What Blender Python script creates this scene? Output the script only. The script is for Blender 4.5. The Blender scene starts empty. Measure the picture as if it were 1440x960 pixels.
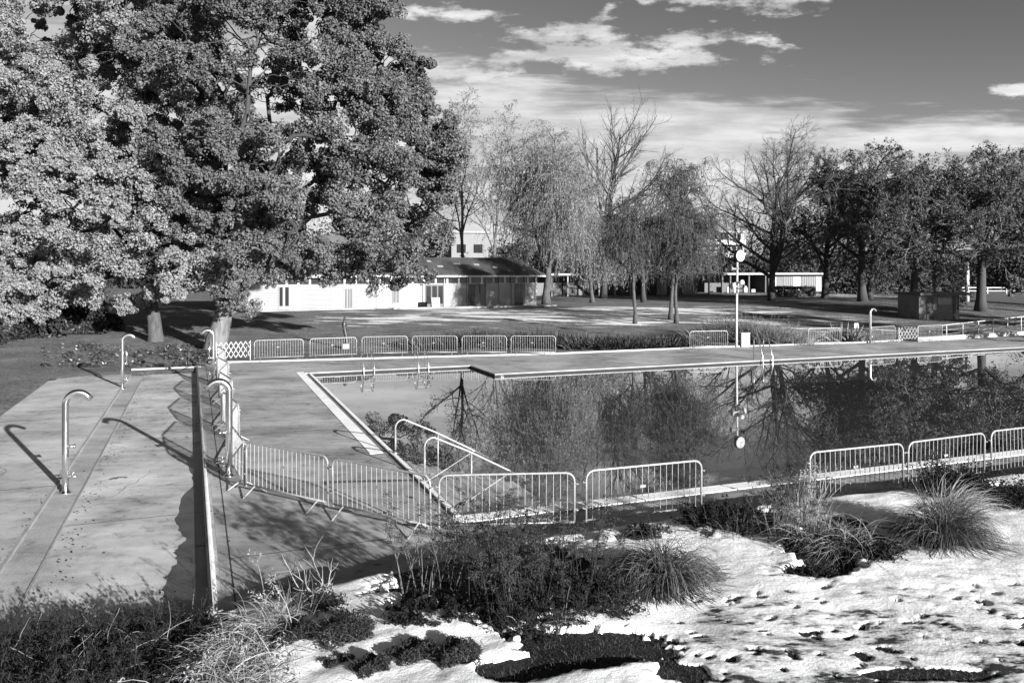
import bpy, math, random
import numpy as np
from mathutils import Vector, Matrix

PI = math.pi
R = math.radians
sc = bpy.context.scene
COL = sc.collection
rng = np.random.default_rng(7)

# ------------------------------------------------------------------ layout helpers
F, HX, HY, CAMZ = 1120.0, 720.0, 378.0, 4.8        # focal length in photo pixels, horizon row, eye height
TH = R(21.3)
CT, ST = math.cos(TH), math.sin(TH)

def at(px, py, z=0.0):
    """point of the level z under a photo pixel"""
    y = F * (CAMZ - z) / (py - HY)
    return np.array([(px - HX) / F * y, y, z])

def atd(px, py, y):
    return np.array([(px - HX) / F * y, y, CAMZ - (py - HY) / F * y])

def W(a, b, z=0.0):
    """pool axes (a along the pool, b across it) to world"""
    return np.array([a * CT - b * ST, a * ST + b * CT, z])

def AB(x, y):
    return x * CT + y * ST, -x * ST + y * CT

def sstep(e0, e1, x):
    t = np.clip((x - e0) / (e1 - e0), 0, 1)
    return t * t * (3 - 2 * t)

def _hash(ix, iy, seed):
    h = (ix.astype(np.int64) * 374761393 + iy.astype(np.int64) * 668265263 + seed * 974711) & 0x7fffffff
    h = ((h ^ (h >> 13)) * 1274126177) & 0x7fffffff
    return ((h ^ (h >> 16)) & 0xffff) / 65535.0

def vnoise(x, y, seed=0):
    ix, iy = np.floor(x), np.floor(y)
    fx, fy = x - ix, y - iy
    fx, fy = fx * fx * (3 - 2 * fx), fy * fy * (3 - 2 * fy)
    a, b = _hash(ix, iy, seed), _hash(ix + 1, iy, seed)
    c, d = _hash(ix, iy + 1, seed), _hash(ix + 1, iy + 1, seed)
    return (a * (1 - fx) + b * fx) * (1 - fy) + (c * (1 - fx) + d * fx) * fy

def fbm(x, y, oct=4, seed=0):
    s, amp, tot = 0, 1.0, 0
    for i in range(oct):
        s = s + amp * vnoise(x * 2 ** i + 17.3 * i, y * 2 ** i - 9.1 * i, seed + i)
        tot += amp
        amp *= .5
    return s / tot

def lawn_z(x, y):
    a, b = AB(x, y)
    d = b - 43.0
    z = 1.0 * sstep(0, 30, d) + 0.12 * (fbm(a * .08, b * .08, 2, 5) - .5) * sstep(0, 12, d)
    return z - .02

def on_lawn(px, py):
    z = 0.0
    for _ in range(12):
        p = at(px, py, z)
        z = float(lawn_z(p[0], p[1]))
    return np.array([p[0], p[1], z])

def bank_z(a, b):
    p = 12.6 - .6 * sstep(5.0, 0.5, np.asarray(a)) - b + .35 * (fbm(np.asarray(a) * .45, np.asarray(b) * .3, 3, 21) - .5)
    tall = .45 + .55 * sstep(-1.0, 4.0, np.asarray(a))
    z = .46 * sstep(.1, .95, p) + .06 * sstep(.5, 2.6, p) + .1 * sstep(2.0, 8.0, p)
    z = z * tall + .1 * (fbm(np.asarray(a) * .7, np.asarray(b) * .7, 3, 33) - .5) * sstep(.2, 1.2, p)
    return np.where(p > 0, z, -.12 + 0 * z) - .03

def on_bank(px, py):
    y = 4.0
    for _ in range(4000):
        y += .01
        x = (px - HX) / F * y
        a, b = AB(x, y)
        z = max(float(bank_z(a, b)), 0.0)
        if CAMZ - (py - HY) / F * y <= z:
            break
    return np.array([x, y, z])

# ------------------------------------------------------------------ materials (a black-and-white photograph: greys)
def mat(name, base, rough=.8, var=0.0, scale=3.0, metal=0.0, bump=0.0, bscale=20.0, spec=.5, stretch=None, detail=5, coat=0):
    m = bpy.data.materials.new(name)
    m.use_nodes = True
    nt = m.node_tree
    bs = nt.nodes['Principled BSDF']
    bs.inputs['Base Color'].default_value = (base, base, base, 1)
    bs.inputs['Roughness'].default_value = rough
    bs.inputs['Metallic'].default_value = metal
    bs.inputs['Specular IOR Level'].default_value = spec
    if var or bump:
        tc = nt.nodes.new('ShaderNodeTexCoord')
        src = tc.outputs['Object']
        if stretch:
            mp = nt.nodes.new('ShaderNodeMapping')
            mp.inputs['Scale'].default_value = stretch
            nt.links.new(src, mp.inputs[0])
            src = mp.outputs[0]
    if var:
        no = nt.nodes.new('ShaderNodeTexNoise')
        no.inputs['Scale'].default_value = scale
        no.inputs['Detail'].default_value = detail
        no.inputs['Roughness'].default_value = .65
        nt.links.new(src, no.inputs['Vector'])
        cr = nt.nodes.new('ShaderNodeValToRGB')
        lo, hi = base * (1 - var), min(.95, base * (1 + var))
        cr.color_ramp.elements[0].position = .3
        cr.color_ramp.elements[1].position = .7
        cr.color_ramp.elements[0].color = (lo, lo, lo, 1)
        cr.color_ramp.elements[1].color = (hi, hi, hi, 1)
        nt.links.new(no.outputs['Fac'], cr.inputs[0])
        nt.links.new(cr.outputs[0], bs.inputs['Base Color'])
    if bump:
        nb = nt.nodes.new('ShaderNodeTexNoise')
        nb.inputs['Scale'].default_value = bscale
        nb.inputs['Detail'].default_value = 4
        nt.links.new(src, nb.inputs['Vector'])
        bp = nt.nodes.new('ShaderNodeBump')
        bp.inputs['Strength'].default_value = min(1, bump)
        bp.inputs['Distance'].default_value = .02 * max(1, bump)
        nt.links.new(nb.outputs['Fac'], bp.inputs['Height'])
        nt.links.new(bp.outputs[0], bs.inputs['Normal'])
    return m

def nodes_of(m):
    return m.node_tree, m.node_tree.nodes, m.node_tree.links, m.node_tree.nodes['Principled BSDF']

def math_node(nt, op, a, b=None, c=None, clamp=False):
    n = nt.nodes.new('ShaderNodeMath')
    n.operation = op
    n.use_clamp = clamp
    for i, v in enumerate((a, b, c)):
        if v is None:
            continue
        if isinstance(v, (int, float)):
            n.inputs[i].default_value = v
        else:
            nt.links.new(v, n.inputs[i])
    return n.outputs[0]

def noise_node(nt, vec, scale, detail=4, rough=.6, mapping=None):
    if mapping:
        mp = nt.nodes.new('ShaderNodeMapping')
        mp.inputs['Scale'].default_value = mapping[0]
        mp.inputs['Rotation'].default_value = mapping[1]
        nt.links.new(vec, mp.inputs[0])
        vec = mp.outputs[0]
    n = nt.nodes.new('ShaderNodeTexNoise')
    n.inputs['Scale'].default_value = scale
    n.inputs['Detail'].default_value = detail
    n.inputs['Roughness'].default_value = rough
    nt.links.new(vec, n.inputs['Vector'])
    return n.outputs['Fac']

def range_node(nt, v, a, b, c, d, smooth=True):
    n = nt.nodes.new('ShaderNodeMapRange')
    n.interpolation_type = 'SMOOTHSTEP' if smooth else 'LINEAR'
    for i, x in enumerate((a, b, c, d)):
        n.inputs[i + 1].default_value = x
    nt.links.new(v, n.inputs[0])
    return n.outputs[0]

def mix_val(nt, f, a, b):
    n = nt.nodes.new('ShaderNodeMix')
    n.data_type = 'FLOAT'
    for i, v in ((0, f), (2, a), (3, b)):
        if isinstance(v, (int, float)):
            n.inputs[i].default_value = v
        else:
            nt.links.new(v, n.inputs[i])
    return n.outputs[0]

def concrete(name, base, seed=0.0, spread=1.0, rough=.75):
    """poured concrete: broad stains, long brush streaks, fine grit"""
    m = mat(name, base, rough, spec=.35)
    nt, N, L, bs = nodes_of(m)
    geo = N.new('ShaderNodeNewGeometry')
    mp = N.new('ShaderNodeMapping')
    mp.inputs['Location'].default_value = (seed, seed * 1.7, 0)
    L.new(geo.outputs['Position'], mp.inputs[0])
    v = mp.outputs[0]
    big = noise_node(nt, v, .35, 6, .62)
    streak = noise_node(nt, v, 1.0, 6, .68, ((.55, 1.7, 1), (0, 0, -TH - .25)))
    fine = noise_node(nt, v, 60, 3, .7)
    spots = noise_node(nt, v, 2.6, 6, .7)
    s = math_node(nt, 'MULTIPLY_ADD', range_node(nt, big, .3, .7, -.36, .26), spread, 1.0)
    s = math_node(nt, 'MULTIPLY_ADD', range_node(nt, streak, .3, .7, -.2, .14), spread, s)
    s = math_node(nt, 'ADD', s, range_node(nt, fine, .3, .7, -.24, .24))
    s = math_node(nt, 'ADD', s, range_node(nt, spots, .5, .74, 0, -.5 * spread))
    val = math_node(nt, 'MULTIPLY', s, base, clamp=True)
    L.new(val, bs.inputs['Base Color'])
    bp = N.new('ShaderNodeBump')
    bp.inputs['Strength'].default_value = .35
    bp.inputs['Distance'].default_value = .01
    L.new(noise_node(nt, v, 45, 4, .7), bp.inputs['Height'])
    L.new(bp.outputs[0], bs.inputs['Normal'])
    return m

M = {}
M['deck'] = concrete('deck_concrete', .34, 0)
M['plaza'] = concrete('plaza_concrete', .43, 31, .8)
M['channel'] = concrete('channel_concrete', .45, 57, 1.0)
M['gutter'] = concrete('gutter_concrete', .36, 83, .7)
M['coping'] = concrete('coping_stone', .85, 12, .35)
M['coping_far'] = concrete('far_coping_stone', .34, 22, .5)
M['edge'] = concrete('worn_edge', .3, 25, .5)
M['pool_wall'] = concrete('pool_wall_darkened', .018, 27, .5)  # darkened to offset direct sun on the upright wall under water
M['coping_dark'] = concrete('coping_gutter', .2, 14, .5)
M['kerb'] = concrete('kerb_concrete', .36, 19, .5)
M['pool'] = mat('pool_paint', .05, .8, .35, .8)
M['step'] = mat('step_paint', .75, .8, .4, 2.2)
M['nosing'] = mat('step_nosing', .93, .7)
M['joint'] = mat('joint_dark', .02, .9)
M['wet'] = mat('wet_concrete', .075, .3, .35, 1.3, spec=.5)
M['galv'] = mat('galvanised_steel', .29, .45, .25, 9, metal=.3)
M['steel'] = mat('brushed_steel', .8, .2, .08, 12, metal=1.0)
M['chrome'] = mat('polished_steel', .45, .25, metal=.9)
M['rail'] = mat('grey_rail_paint', .5, .45, .2, 6, metal=.3)
M['white'] = mat('white_paint', .42, .55, .06, 4)
M['offwhite'] = mat('offwhite_boards', .2, .65, .1, .8, stretch=(1, 1, 12))
M['panel'] = mat('pale_panel', .24, .6, .07, 2)
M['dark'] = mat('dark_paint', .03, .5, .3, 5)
M['black'] = mat('black_metal', .02, .4)
M['glass'] = mat('dark_glass', .02, .08, spec=.6)
M['roof'] = mat('bitumen_roof', .05, .75, .45, .9, bump=.3, bscale=6, stretch=(1, .25, 1))
M['patch'] = mat('roof_patch', .28, .7, .2, 3)
M['plinth'] = concrete('plinth_stone', .24, 44, .7)
M['shed'] = mat('kiosk_render', .12, .8, .3, 1.2)  # tone lowered to carry the tree shade over the kiosk
M['grey'] = mat('grey_paint', .2, .6, .15, 3)
M['facade'] = mat('pale_facade', .17, .8, .08, .5)
M['bronze'] = mat('dark_bronze', .05, .45, .4, 6, metal=.5)
M['bark_light'] = mat('pale_bark', .11, .9, .6, 3.5, bump=2.5, bscale=9, stretch=(1, 1, .22))
M['bark'] = mat('dark_bark', .055, .9, .5, 5, bump=.8, bscale=14, stretch=(1, 1, .3))
M['twig'] = mat('dark_twig', .035, .85)
M['shrub_twig'] = mat('shrub_twig', .016, .9)
M['twig_mid'] = mat('brown_twig', .1, .85, .3, .5)
M['twig_pale'] = mat('pale_twig', .24, .85, .3, .6)
M['rock'] = mat('field_stone', .28, .9, .35, 7, bump=.8, bscale=12)
M['soil'] = mat('dark_soil', .05, .95, .5, 5, bump=1, bscale=30)

nt, N, L, bs = nodes_of(M['offwhite'])
geo = N.new('ShaderNodeNewGeometry'); sz = N.new('ShaderNodeSeparateXYZ'); L.new(geo.outputs['Position'], sz.inputs[0])
fr_ = math_node(nt, 'FRACT', math_node(nt, 'DIVIDE', sz.outputs[2], .235))
gr = range_node(nt, fr_, .86, .97, 1, .35)
mxx = N.new('ShaderNodeMix'); mxx.data_type = 'RGBA'; mxx.blend_type = 'MULTIPLY'; mxx.inputs[0].default_value = 1
L.new(bs.inputs['Base Color'].links[0].from_socket, mxx.inputs[6]); L.new(gr, mxx.inputs[7]); L.new(mxx.outputs[2], bs.inputs['Base Color'])

def leafmat(name, base, var=.4, scale=1.2, rough=.5, spec=.4, trans=.25):
    m = mat(name, base, rough, var, scale, spec=spec)
    nt, N, L, bs = nodes_of(m)
    if trans:
        out = N['Material Output']
        t = N.new('ShaderNodeBsdfTranslucent')
        col = bs.inputs['Base Color'].links
        if col:
            L.new(col[0].from_socket, t.inputs[0])
        mx = N.new('ShaderNodeMixShader')
        mx.inputs[0].default_value = trans
        L.new(bs.outputs[0], mx.inputs[1])
        L.new(t.outputs[0], mx.inputs[2])
        L.new(mx.outputs[0], out.inputs[0])
    return m

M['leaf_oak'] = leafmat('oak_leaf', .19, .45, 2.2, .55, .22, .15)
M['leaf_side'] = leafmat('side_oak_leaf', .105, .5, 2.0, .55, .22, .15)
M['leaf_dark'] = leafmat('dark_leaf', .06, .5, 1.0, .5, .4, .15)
M['leaf_shrub'] = leafmat('shrub_leaf', .012, .8, 6, .6, .15, .1)
M['leaf_mid'] = leafmat('mid_leaf', .13, .45, 1.0, .5, .4, .2)
M['willow'] = leafmat('willow_leaf', .18, .5, .8, .6, .3, .25)
M['fine'] = leafmat('fine_twig_leaf', .075, .5, .9, .6, .3, .2)
M['straw'] = leafmat('dry_straw', .26, .55, 3.5, .6, .3, .2)
M['sedge'] = leafmat('sedge_blade', .075, .6, 5, .55, .35, .2)
M['reed'] = leafmat('reed_blade', .13, .5, 1.5, .6, .3, .2)
M['turf_blade'] = leafmat('turf_blade', .045, .7, 7, .6, .2, .15)
M['moss'] = leafmat('cushion_leaf', .025, .6, 9, .6, .3, .1)
M['leaf_shade'] = leafmat('shade_leaf', .025, .5, 1.0, .5, .3, .1)  # near-black, partly standing in for shade over the far reed bed
M['leaf_right'] = leafmat('late_leaf', .055, .6, .8, .5, .3, .15)
M['woods'] = leafmat('far_woods_leaf', .045, .5, .15, .7, .2, .1)
M['ivy'] = leafmat('ivy_leaf', .045, .6, 4, .4, .5, .1)

# lawn with leaf litter and thin melting snow
m = M['lawn'] = mat('lawn', .15, .95, spec=.1)
nt, N, L, bs = nodes_of(m)
geo = N.new('ShaderNodeNewGeometry'); pos = geo.outputs['Position']
g1 = noise_node(nt, pos, .35, 6, .65)
g2 = noise_node(nt, pos, 9, 4, .75)
g3 = noise_node(nt, pos, 2.0, 5, .7, ((.6, 2.2, 1), (0, 0, -TH)))
gv = math_node(nt, 'MULTIPLY', range_node(nt, g1, .3, .7, .75, 1.25), range_node(nt, g2, .25, .75, .35, 1.65))
gv = math_node(nt, 'MULTIPLY', gv, range_node(nt, g3, .3, .7, .75, 1.2))
gv = math_node(nt, 'MULTIPLY', gv, .15)
sep = N.new('ShaderNodeSeparateXYZ'); L.new(pos, sep.inputs[0])
def blob(x, y, rx, ry):
    dx = math_node(nt, 'DIVIDE', math_node(nt, 'SUBTRACT', sep.outputs[0], x), rx)
    dy = math_node(nt, 'DIVIDE', math_node(nt, 'SUBTRACT', sep.outputs[1], y), ry)
    q = math_node(nt, 'ADD', math_node(nt, 'MULTIPLY', dx, dx), math_node(nt, 'MULTIPLY', dy, dy))
    return math_node(nt, 'SUBTRACT', 1.0, math_node(nt, 'SQRT', q))
mask = None
for px, py, rx, ry in ((690, 441, 13, 10), (985, 437, 15, 7.5), (1110, 451, 12, 5.5), (840, 452, 11, 3.0), (1250, 463, 14, 4), (570, 447, 8, 6), (1400, 415, 40, 12), (1290, 408, 40, 10)):
    p = on_lawn(px, py)
    bb = blob(float(p[0]), float(p[1]), rx, ry)
    mask = bb if mask is None else math_node(nt, 'MAXIMUM', mask, bb)
sn = noise_node(nt, pos, .55, 7, .68, ((.35, 1.5, 1), (0, 0, -TH * .5)))
sm = math_node(nt, 'ADD', math_node(nt, 'MULTIPLY', mask, .5), math_node(nt, 'MULTIPLY_ADD', sn, 3.2, -1.76))
sm = math_node(nt, 'MULTIPLY', range_node(nt, sm, .1, .26, 0, 1), range_node(nt, mask, -.25, .05, 0, 1))
L.new(mix_val(nt, sm, gv, .74), bs.inputs['Base Color'])
bp = N.new('ShaderNodeBump'); bp.inputs['Strength'].default_value = 1.0; bp.inputs['Distance'].default_value = .12
hh = math_node(nt, 'ADD', g2, math_node(nt, 'MULTIPLY', noise_node(nt, pos, 28, 3, .7), .4))
L.new(hh, bp.inputs['Height']); L.new(bp.outputs[0], bs.inputs['Normal'])

# snow
m = M['snow'] = mat('snow', .78, .6, spec=.25)
nt, N, L, bs = nodes_of(m)
geo = N.new('ShaderNodeNewGeometry'); pos = geo.outputs['Position']
d1 = noise_node(nt, pos, 1.5, 8, .7, ((.9, 2.2, 1), (0, 0, -TH)))      # half-melted, greyed patches
d2 = noise_node(nt, pos, 40, 3, .7)
d3 = noise_node(nt, pos, 7, 6, .75)
dv = math_node(nt, 'MULTIPLY', range_node(nt, d1, .5, .72, 1, .62), range_node(nt, d2, .55, .8, 1, .82))
dv = math_node(nt, 'MULTIPLY', dv, range_node(nt, d3, .6, .74, 1, .5))
# towards the viewer the cover has thawed through in ragged spots: turf between
sxy = N.new('ShaderNodeSeparateXYZ'); L.new(pos, sxy.inputs[0])
wy = range_node(nt, sxy.outputs[1], 12.2, 9.0, 0, 1)
wx = range_node(nt, math_node(nt, 'MULTIPLY_ADD', sxy.outputs[1], -.2, sxy.outputs[0]), -.7, .6, 0, 1)
wm = math_node(nt, 'MULTIPLY', wy, wx)
h1 = noise_node(nt, pos, 1.5, 10, .68, ((1.0, 2.3, 1), (0, 0, -TH * .6)))
h2 = noise_node(nt, pos, 6.0, 8, .7, ((1.0, 2.0, 1), (0, 0, -TH * .6)))
hv = math_node(nt, 'ADD', h1, math_node(nt, 'MULTIPLY_ADD', h2, .5, -.25))
hv = math_node(nt, 'ADD', hv, math_node(nt, 'MULTIPLY_ADD', wm, .2, -.2))
thaw = range_node(nt, hv, .525, .6, 0, 1)
slush = range_node(nt, hv, .42, .56, 1, .55)
sv = math_node(nt, 'MULTIPLY', math_node(nt, 'MULTIPLY', dv, slush), .82)
L.new(mix_val(nt, thaw, sv, .035), bs.inputs['Base Color'])
bp = N.new('ShaderNodeBump'); bp.inputs['Strength'].default_value = .6; bp.inputs['Distance'].default_value = .02
L.new(noise_node(nt, pos, 22, 5, .7), bp.inputs['Height']); L.new(bp.outputs[0], bs.inputs['Normal'])

# terrace turf and bed soil
m = M['turf'] = mat('terrace_turf', .05, .95, spec=.1)
nt, N, L, bs = nodes_of(m)
geo = N.new('ShaderNodeNewGeometry'); pos = geo.outputs['Position']
tv = math_node(nt, 'MULTIPLY', range_node(nt, noise_node(nt, pos, 30, 4, .75), .25, .75, .2, 1.8), range_node(nt, noise_node(nt, pos, 2, 5, .7), .3, .7, .6, 1.4))
L.new(math_node(nt, 'MULTIPLY', tv, .03), bs.inputs['Base Color'])
bp = N.new('ShaderNodeBump'); bp.inputs['Strength'].default_value = 1; bp.inputs['Distance'].default_value = .06
L.new(noise_node(nt, pos, 35, 4, .75), bp.inputs['Height']); L.new(bp.outputs[0], bs.inputs['Normal'])

# water: clear, with a Fresnel mirror on top
m = M['water'] = bpy.data.materials.new('pool_water')
m.use_nodes = True
nt = m.node_tree; N = nt.nodes; L = nt.links
N.remove(N['Principled BSDF'])
tr = N.new('ShaderNodeBsdfTransparent'); tr.inputs[0].default_value = (.88, .88, .88, 1)
gl = N.new('ShaderNodeBsdfGlossy'); gl.inputs['Roughness'].default_value = .004; gl.inputs[0].default_value = (.96, .96, .96, 1)
mx = N.new('ShaderNodeMixShader')
geo = N.new('ShaderNodeNewGeometry')
bp = N.new('ShaderNodeBump'); bp.inputs['Strength'].default_value = .006; bp.inputs['Distance'].default_value = .02
L.new(noise_node(nt, geo.outputs['Position'], 1.6, 3, .5), bp.inputs['Height'])
L.new(bp.outputs[0], gl.inputs['Normal'])
inc = N.new('ShaderNodeSeparateXYZ'); L.new(geo.outputs['Incoming'], inc.inputs[0])
cz = math_node(nt, 'SUBTRACT', 1.0, math_node(nt, 'ABSOLUTE', inc.outputs[2]), clamp=True)
fz = math_node(nt, 'MULTIPLY_ADD', math_node(nt, 'POWER', cz, 3.3), .97, .03, clamp=True)     # Schlick, a little stronger for the film
L.new(fz, mx.inputs[0]); L.new(tr.outputs[0], mx.inputs[1]); L.new(gl.outputs[0], mx.inputs[2])
L.new(mx.outputs[0], N['Material Output'].inputs[0])

# ------------------------------------------------------------------ mesh building
class MB:
    def __init__(self):
        self.v, self.f, self.n = [], [], 0
    def add(self, v, f):
        v = np.asarray(v, dtype=np.float64).reshape(-1, 3)
        f = np.asarray(f, dtype=np.int64)
        self.v.append(v)
        self.f.append(f + self.n)
        self.n += len(v)
        return self
    def box(self, c, s, rz=0.0):
        x, y, z = np.asarray(s) / 2.0
        p = np.array([[-x, -y, -z], [x, -y, -z], [x, y, -z], [-x, y, -z], [-x, -y, z], [x, -y, z], [x, y, z], [-x, y, z]])
        if rz:
            k = np.array([[math.cos(rz), math.sin(rz), 0], [-math.sin(rz), math.cos(rz), 0], [0, 0, 1]])
            p = p @ k
        return self.add(p + np.asarray(c), [[3, 2, 1, 0], [4, 5, 6, 7], [0, 1, 5, 4], [1, 2, 6, 5], [2, 3, 7, 6], [3, 0, 4, 7]])
    def span(self, x0, x1, y0, y1, z0, z1):
        return self.box(((x0 + x1) / 2, (y0 + y1) / 2, (z0 + z1) / 2), (x1 - x0, y1 - y0, z1 - z0))
    def tubes(self, P, Rr, n=6, caps=True):
        P = np.asarray(P, dtype=np.float64)
        if P.ndim == 2:
            P = P[None]
        B, K, _ = P.shape
        Rr = np.broadcast_to(np.asarray(Rr, dtype=np.float64), (B, K)) if np.ndim(Rr) != 1 else np.broadcast_to(np.asarray(Rr)[None], (B, K))
        T = np.empty_like(P)
        T[:, 1:-1] = P[:, 2:] - P[:, :-2]
        T[:, 0] = P[:, 1] - P[:, 0]
        T[:, -1] = P[:, -1] - P[:, -2]
        T /= np.linalg.norm(T, axis=2, keepdims=True) + 1e-12
        av = np.abs(T).mean(axis=1)
        ref = np.eye(3)[av.argmin(axis=1)][:, None, :]
        Nn = ref - (ref * T).sum(2, keepdims=True) * T
        Nn /= np.linalg.norm(Nn, axis=2, keepdims=True) + 1e-12
        Bn = np.cross(T, Nn)
        ang = np.arange(n) * 2 * PI / n
        ring = (P[:, :, None, :] + Rr[:, :, None, None] * (np.cos(ang)[None, None, :, None] * Nn[:, :, None, :] + np.sin(ang)[None, None, :, None] * Bn[:, :, None, :]))
        base = (np.arange(B) * K * n)[:, None, None]
        k = (np.arange(K - 1) * n)[None, :, None]
        i = np.arange(n)[None, None, :]
        j = (i + 1) % n
        f = np.stack([base + k + i, base + k + j, base + k + n + j, base + k + n + i], -1).reshape(-1, 4)
        off = self.n
        self.add(ring.reshape(-1, 3), f)
        if caps and n >= 4:
            self.f.append(off + (np.arange(B)[:, None] * K * n + np.arange(n)[None, ::-1]))
            self.f.append(off + (np.arange(B)[:, None] * K * n + (K - 1) * n + np.arange(n)[None, :]))
        return self
    def lathe(self, prof, n=16, c=(0, 0, 0)):
        prof = np.asarray(prof, dtype=float)
        a = np.arange(n) * 2 * PI / n
        v = np.stack([prof[:, 0][:, None] * np.cos(a), prof[:, 0][:, None] * np.sin(a), np.repeat(prof[:, 1][:, None], n, 1)], -1)
        K = len(prof)
        k = (np.arange(K - 1) * n)[:, None]
        i = np.arange(n)[None]
        j = (i + 1) % n
        f = np.stack([k + i, k + j, k + n + j, k + n + i], -1).reshape(-1, 4)
        off = self.n
        self.add(v.reshape(-1, 3) + np.asarray(c), f)
        self.f.append(off + np.arange(n)[None, ::-1])
        self.f.append(off + (K - 1) * n + np.arange(n)[None])
        return self
    def leaves(self, C, Nrm, size, aspect=.7, r=rng, fold=.18):
        n = len(C)
        Nrm = Nrm / (np.linalg.norm(Nrm, axis=1, keepdims=True) + 1e-9)
        t = r.normal(size=(n, 3))
        u = t - (t * Nrm).sum(1, keepdims=True) * Nrm
        u /= np.linalg.norm(u, axis=1, keepdims=True) + 1e-9
        w = np.cross(Nrm, u)
        s = np.broadcast_to(np.asarray(size), (n,))[:, None]
        v = np.stack([C - u * s * .5, C + w * s * .5 * aspect + Nrm * s * fold - u * s * .05, C + u * s * .55, C - w * s * .5 * aspect + Nrm * s * fold - u * s * .05], 1)
        return self.add(v.reshape(-1, 3), (np.arange(n) * 4)[:, None] + np.arange(4)[None])
    def ribbons(self, P, width):
        """flat blades along polylines P (B,K,3), tapering to a point"""
        B, K, _ = P.shape
        T = P[:, -1] - P[:, 0]
        side = np.cross(T, rng.normal(size=(B, 3)))
        side /= np.linalg.norm(side, axis=1, keepdims=True) + 1e-9
        w = np.broadcast_to(np.asarray(width), (B,))[:, None, None] * (1 - .85 * (np.arange(K) / (K - 1)) ** 1.5)[None, :, None]
        v = np.stack([P - side[:, None] * w * .5, P + side[:, None] * w * .5], 2).reshape(-1, 3)
        base = (np.arange(B) * K * 2)[:, None]
        k = (np.arange(K - 1) * 2)[None]
        f = np.stack([base + k, base + k + 1, base + k + 3, base + k + 2], -1).reshape(-1, 4)
        return self.add(v, f)
    def build(self, name, material, parent=None, smooth=False, loc=None, rz=0.0):
        V = np.concatenate(self.v) if self.v else np.zeros((0, 3))
        me = bpy.data.meshes.new(name)
        me.vertices.add(len(V))
        me.vertices.foreach_set('co', V.astype(np.float32).ravel())
        loops = np.concatenate([f.ravel() for f in self.f])
        tot = np.concatenate([np.full(len(f), f.shape[1]) for f in self.f])
        st = np.concatenate([[0], np.cumsum(tot)[:-1]])
        me.loops.add(len(loops))
        me.loops.foreach_set('vertex_index', loops.astype(np.int32))
        me.polygons.add(len(tot))
        me.polygons.foreach_set('loop_start', st.astype(np.int32))
        me.polygons.foreach_set('loop_total', tot.astype(np.int32))
        me.polygons.foreach_set('use_smooth', np.full(len(tot), bool(smooth)))
        me.update(calc_edges=True)
        me.materials.append(material)
        o = bpy.data.objects.new(name, me)
        COL.objects.link(o)
        if parent is not None:
            o.parent = parent
        if loc is not None:
            o.location = tuple(float(q) for q in loc)
        o.rotation_euler[2] = rz
        return o

def tag(o, label, cat, group=None):
    o['label'] = label
    o['category'] = cat
    if group:
        o['group'] = group
    return o

def thing(name, label, cat, loc=(0, 0, 0), rz=0.0, group=None):
    o = bpy.data.objects.new(name, None)
    COL.objects.link(o)
    o.location = tuple(float(q) for q in loc)
    o.rotation_euler[2] = rz
    return tag(o, label, cat, group)

def struct(o, kind='structure'):
    o['kind'] = kind
    return o

def dup(root, label, loc, rz):
    c = root.copy()
    COL.objects.link(c)
    c.location = tuple(float(q) for q in loc)
    c.rotation_euler[2] = rz
    c['label'] = label
    for ch in list(root.children):
        d = ch.copy()
        COL.objects.link(d)
        d.parent = c
        for g in list(ch.children):
            e = g.copy()
            COL.objects.link(e)
            e.parent = d
    return c

def RA(b):
    return .19 - .39 * (b - 11.5) / 30.2

def poly_ab(mb, pts, z):
    v = [W(a, b, z) for a, b in pts]
    return mb.add(v, [list(range(len(v)))])

def span_ab(mb, a0, a1, b0, b1, z0, z1):
    c = W((a0 + a1) / 2, (b0 + b1) / 2, (z0 + z1) / 2)
    return mb.box(c, (a1 - a0, b1 - b0, z1 - z0), TH)

def arc(c, r, a0, a1, n, ux, uy):
    t = np.linspace(a0, a1, n)
    return np.asarray(c) + r * (np.cos(t)[:, None] * np.asarray(ux) + np.sin(t)[:, None] * np.asarray(uy))

# ------------------------------------------------------------------ ground
def grid_mesh(name, As, Bs, zf, material, drop=None, smooth=True, kind='structure'):
    A, B = np.meshgrid(As, Bs, indexing='ij')
    X, Y = A * CT - B * ST, A * ST + B * CT
    Z = zf(A, B, X, Y)
    na, nb = A.shape
    idx = np.arange(na * nb).reshape(na, nb)
    f = np.stack([idx[:-1, :-1], idx[1:, :-1], idx[1:, 1:], idx[:-1, 1:]], -1).reshape(-1, 4)
    if drop is not None:
        ca = (A[:-1, :-1] + A[1:, 1:]).ravel() / 2
        cb = (B[:-1, :-1] + B[1:, 1:]).ravel() / 2
        f = f[~drop(ca, cb, Z, f)]
    mb = MB()
    mb.add(np.stack([X, Y, Z], -1).reshape(-1, 3), f)
    return struct(mb.build(name, material, smooth=smooth), kind)

far = np.array([90, 110, 140, 190, 260, 400, 700, 1500, 4000.])
As = np.concatenate([-far[::-1], np.arange(-78, -8, 2.5), [-6.6], np.arange(-5, 66, 2.0), [66.0], np.arange(68, 90, 3)])
Bs = np.concatenate([-far[::-1], np.arange(-78, 10, 6.0), [11.0], np.arange(13, 40, 3.0), [40.0], np.arange(41, 90, 1.0), far + 2])
As, Bs = np.unique(As), np.unique(Bs)
grid_mesh('lawn', As, Bs, lambda A, B, X, Y: lawn_z(X, Y) - np.where((A > -6.4) & (B < 40.5), .2, 0) - np.where((B < 11.5), .25, 0), M['lawn'],
          drop=lambda a, b, Z, f: (a > -5.5) & (a < 65.5) & (b > 11.5) & (b < 40))

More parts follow.
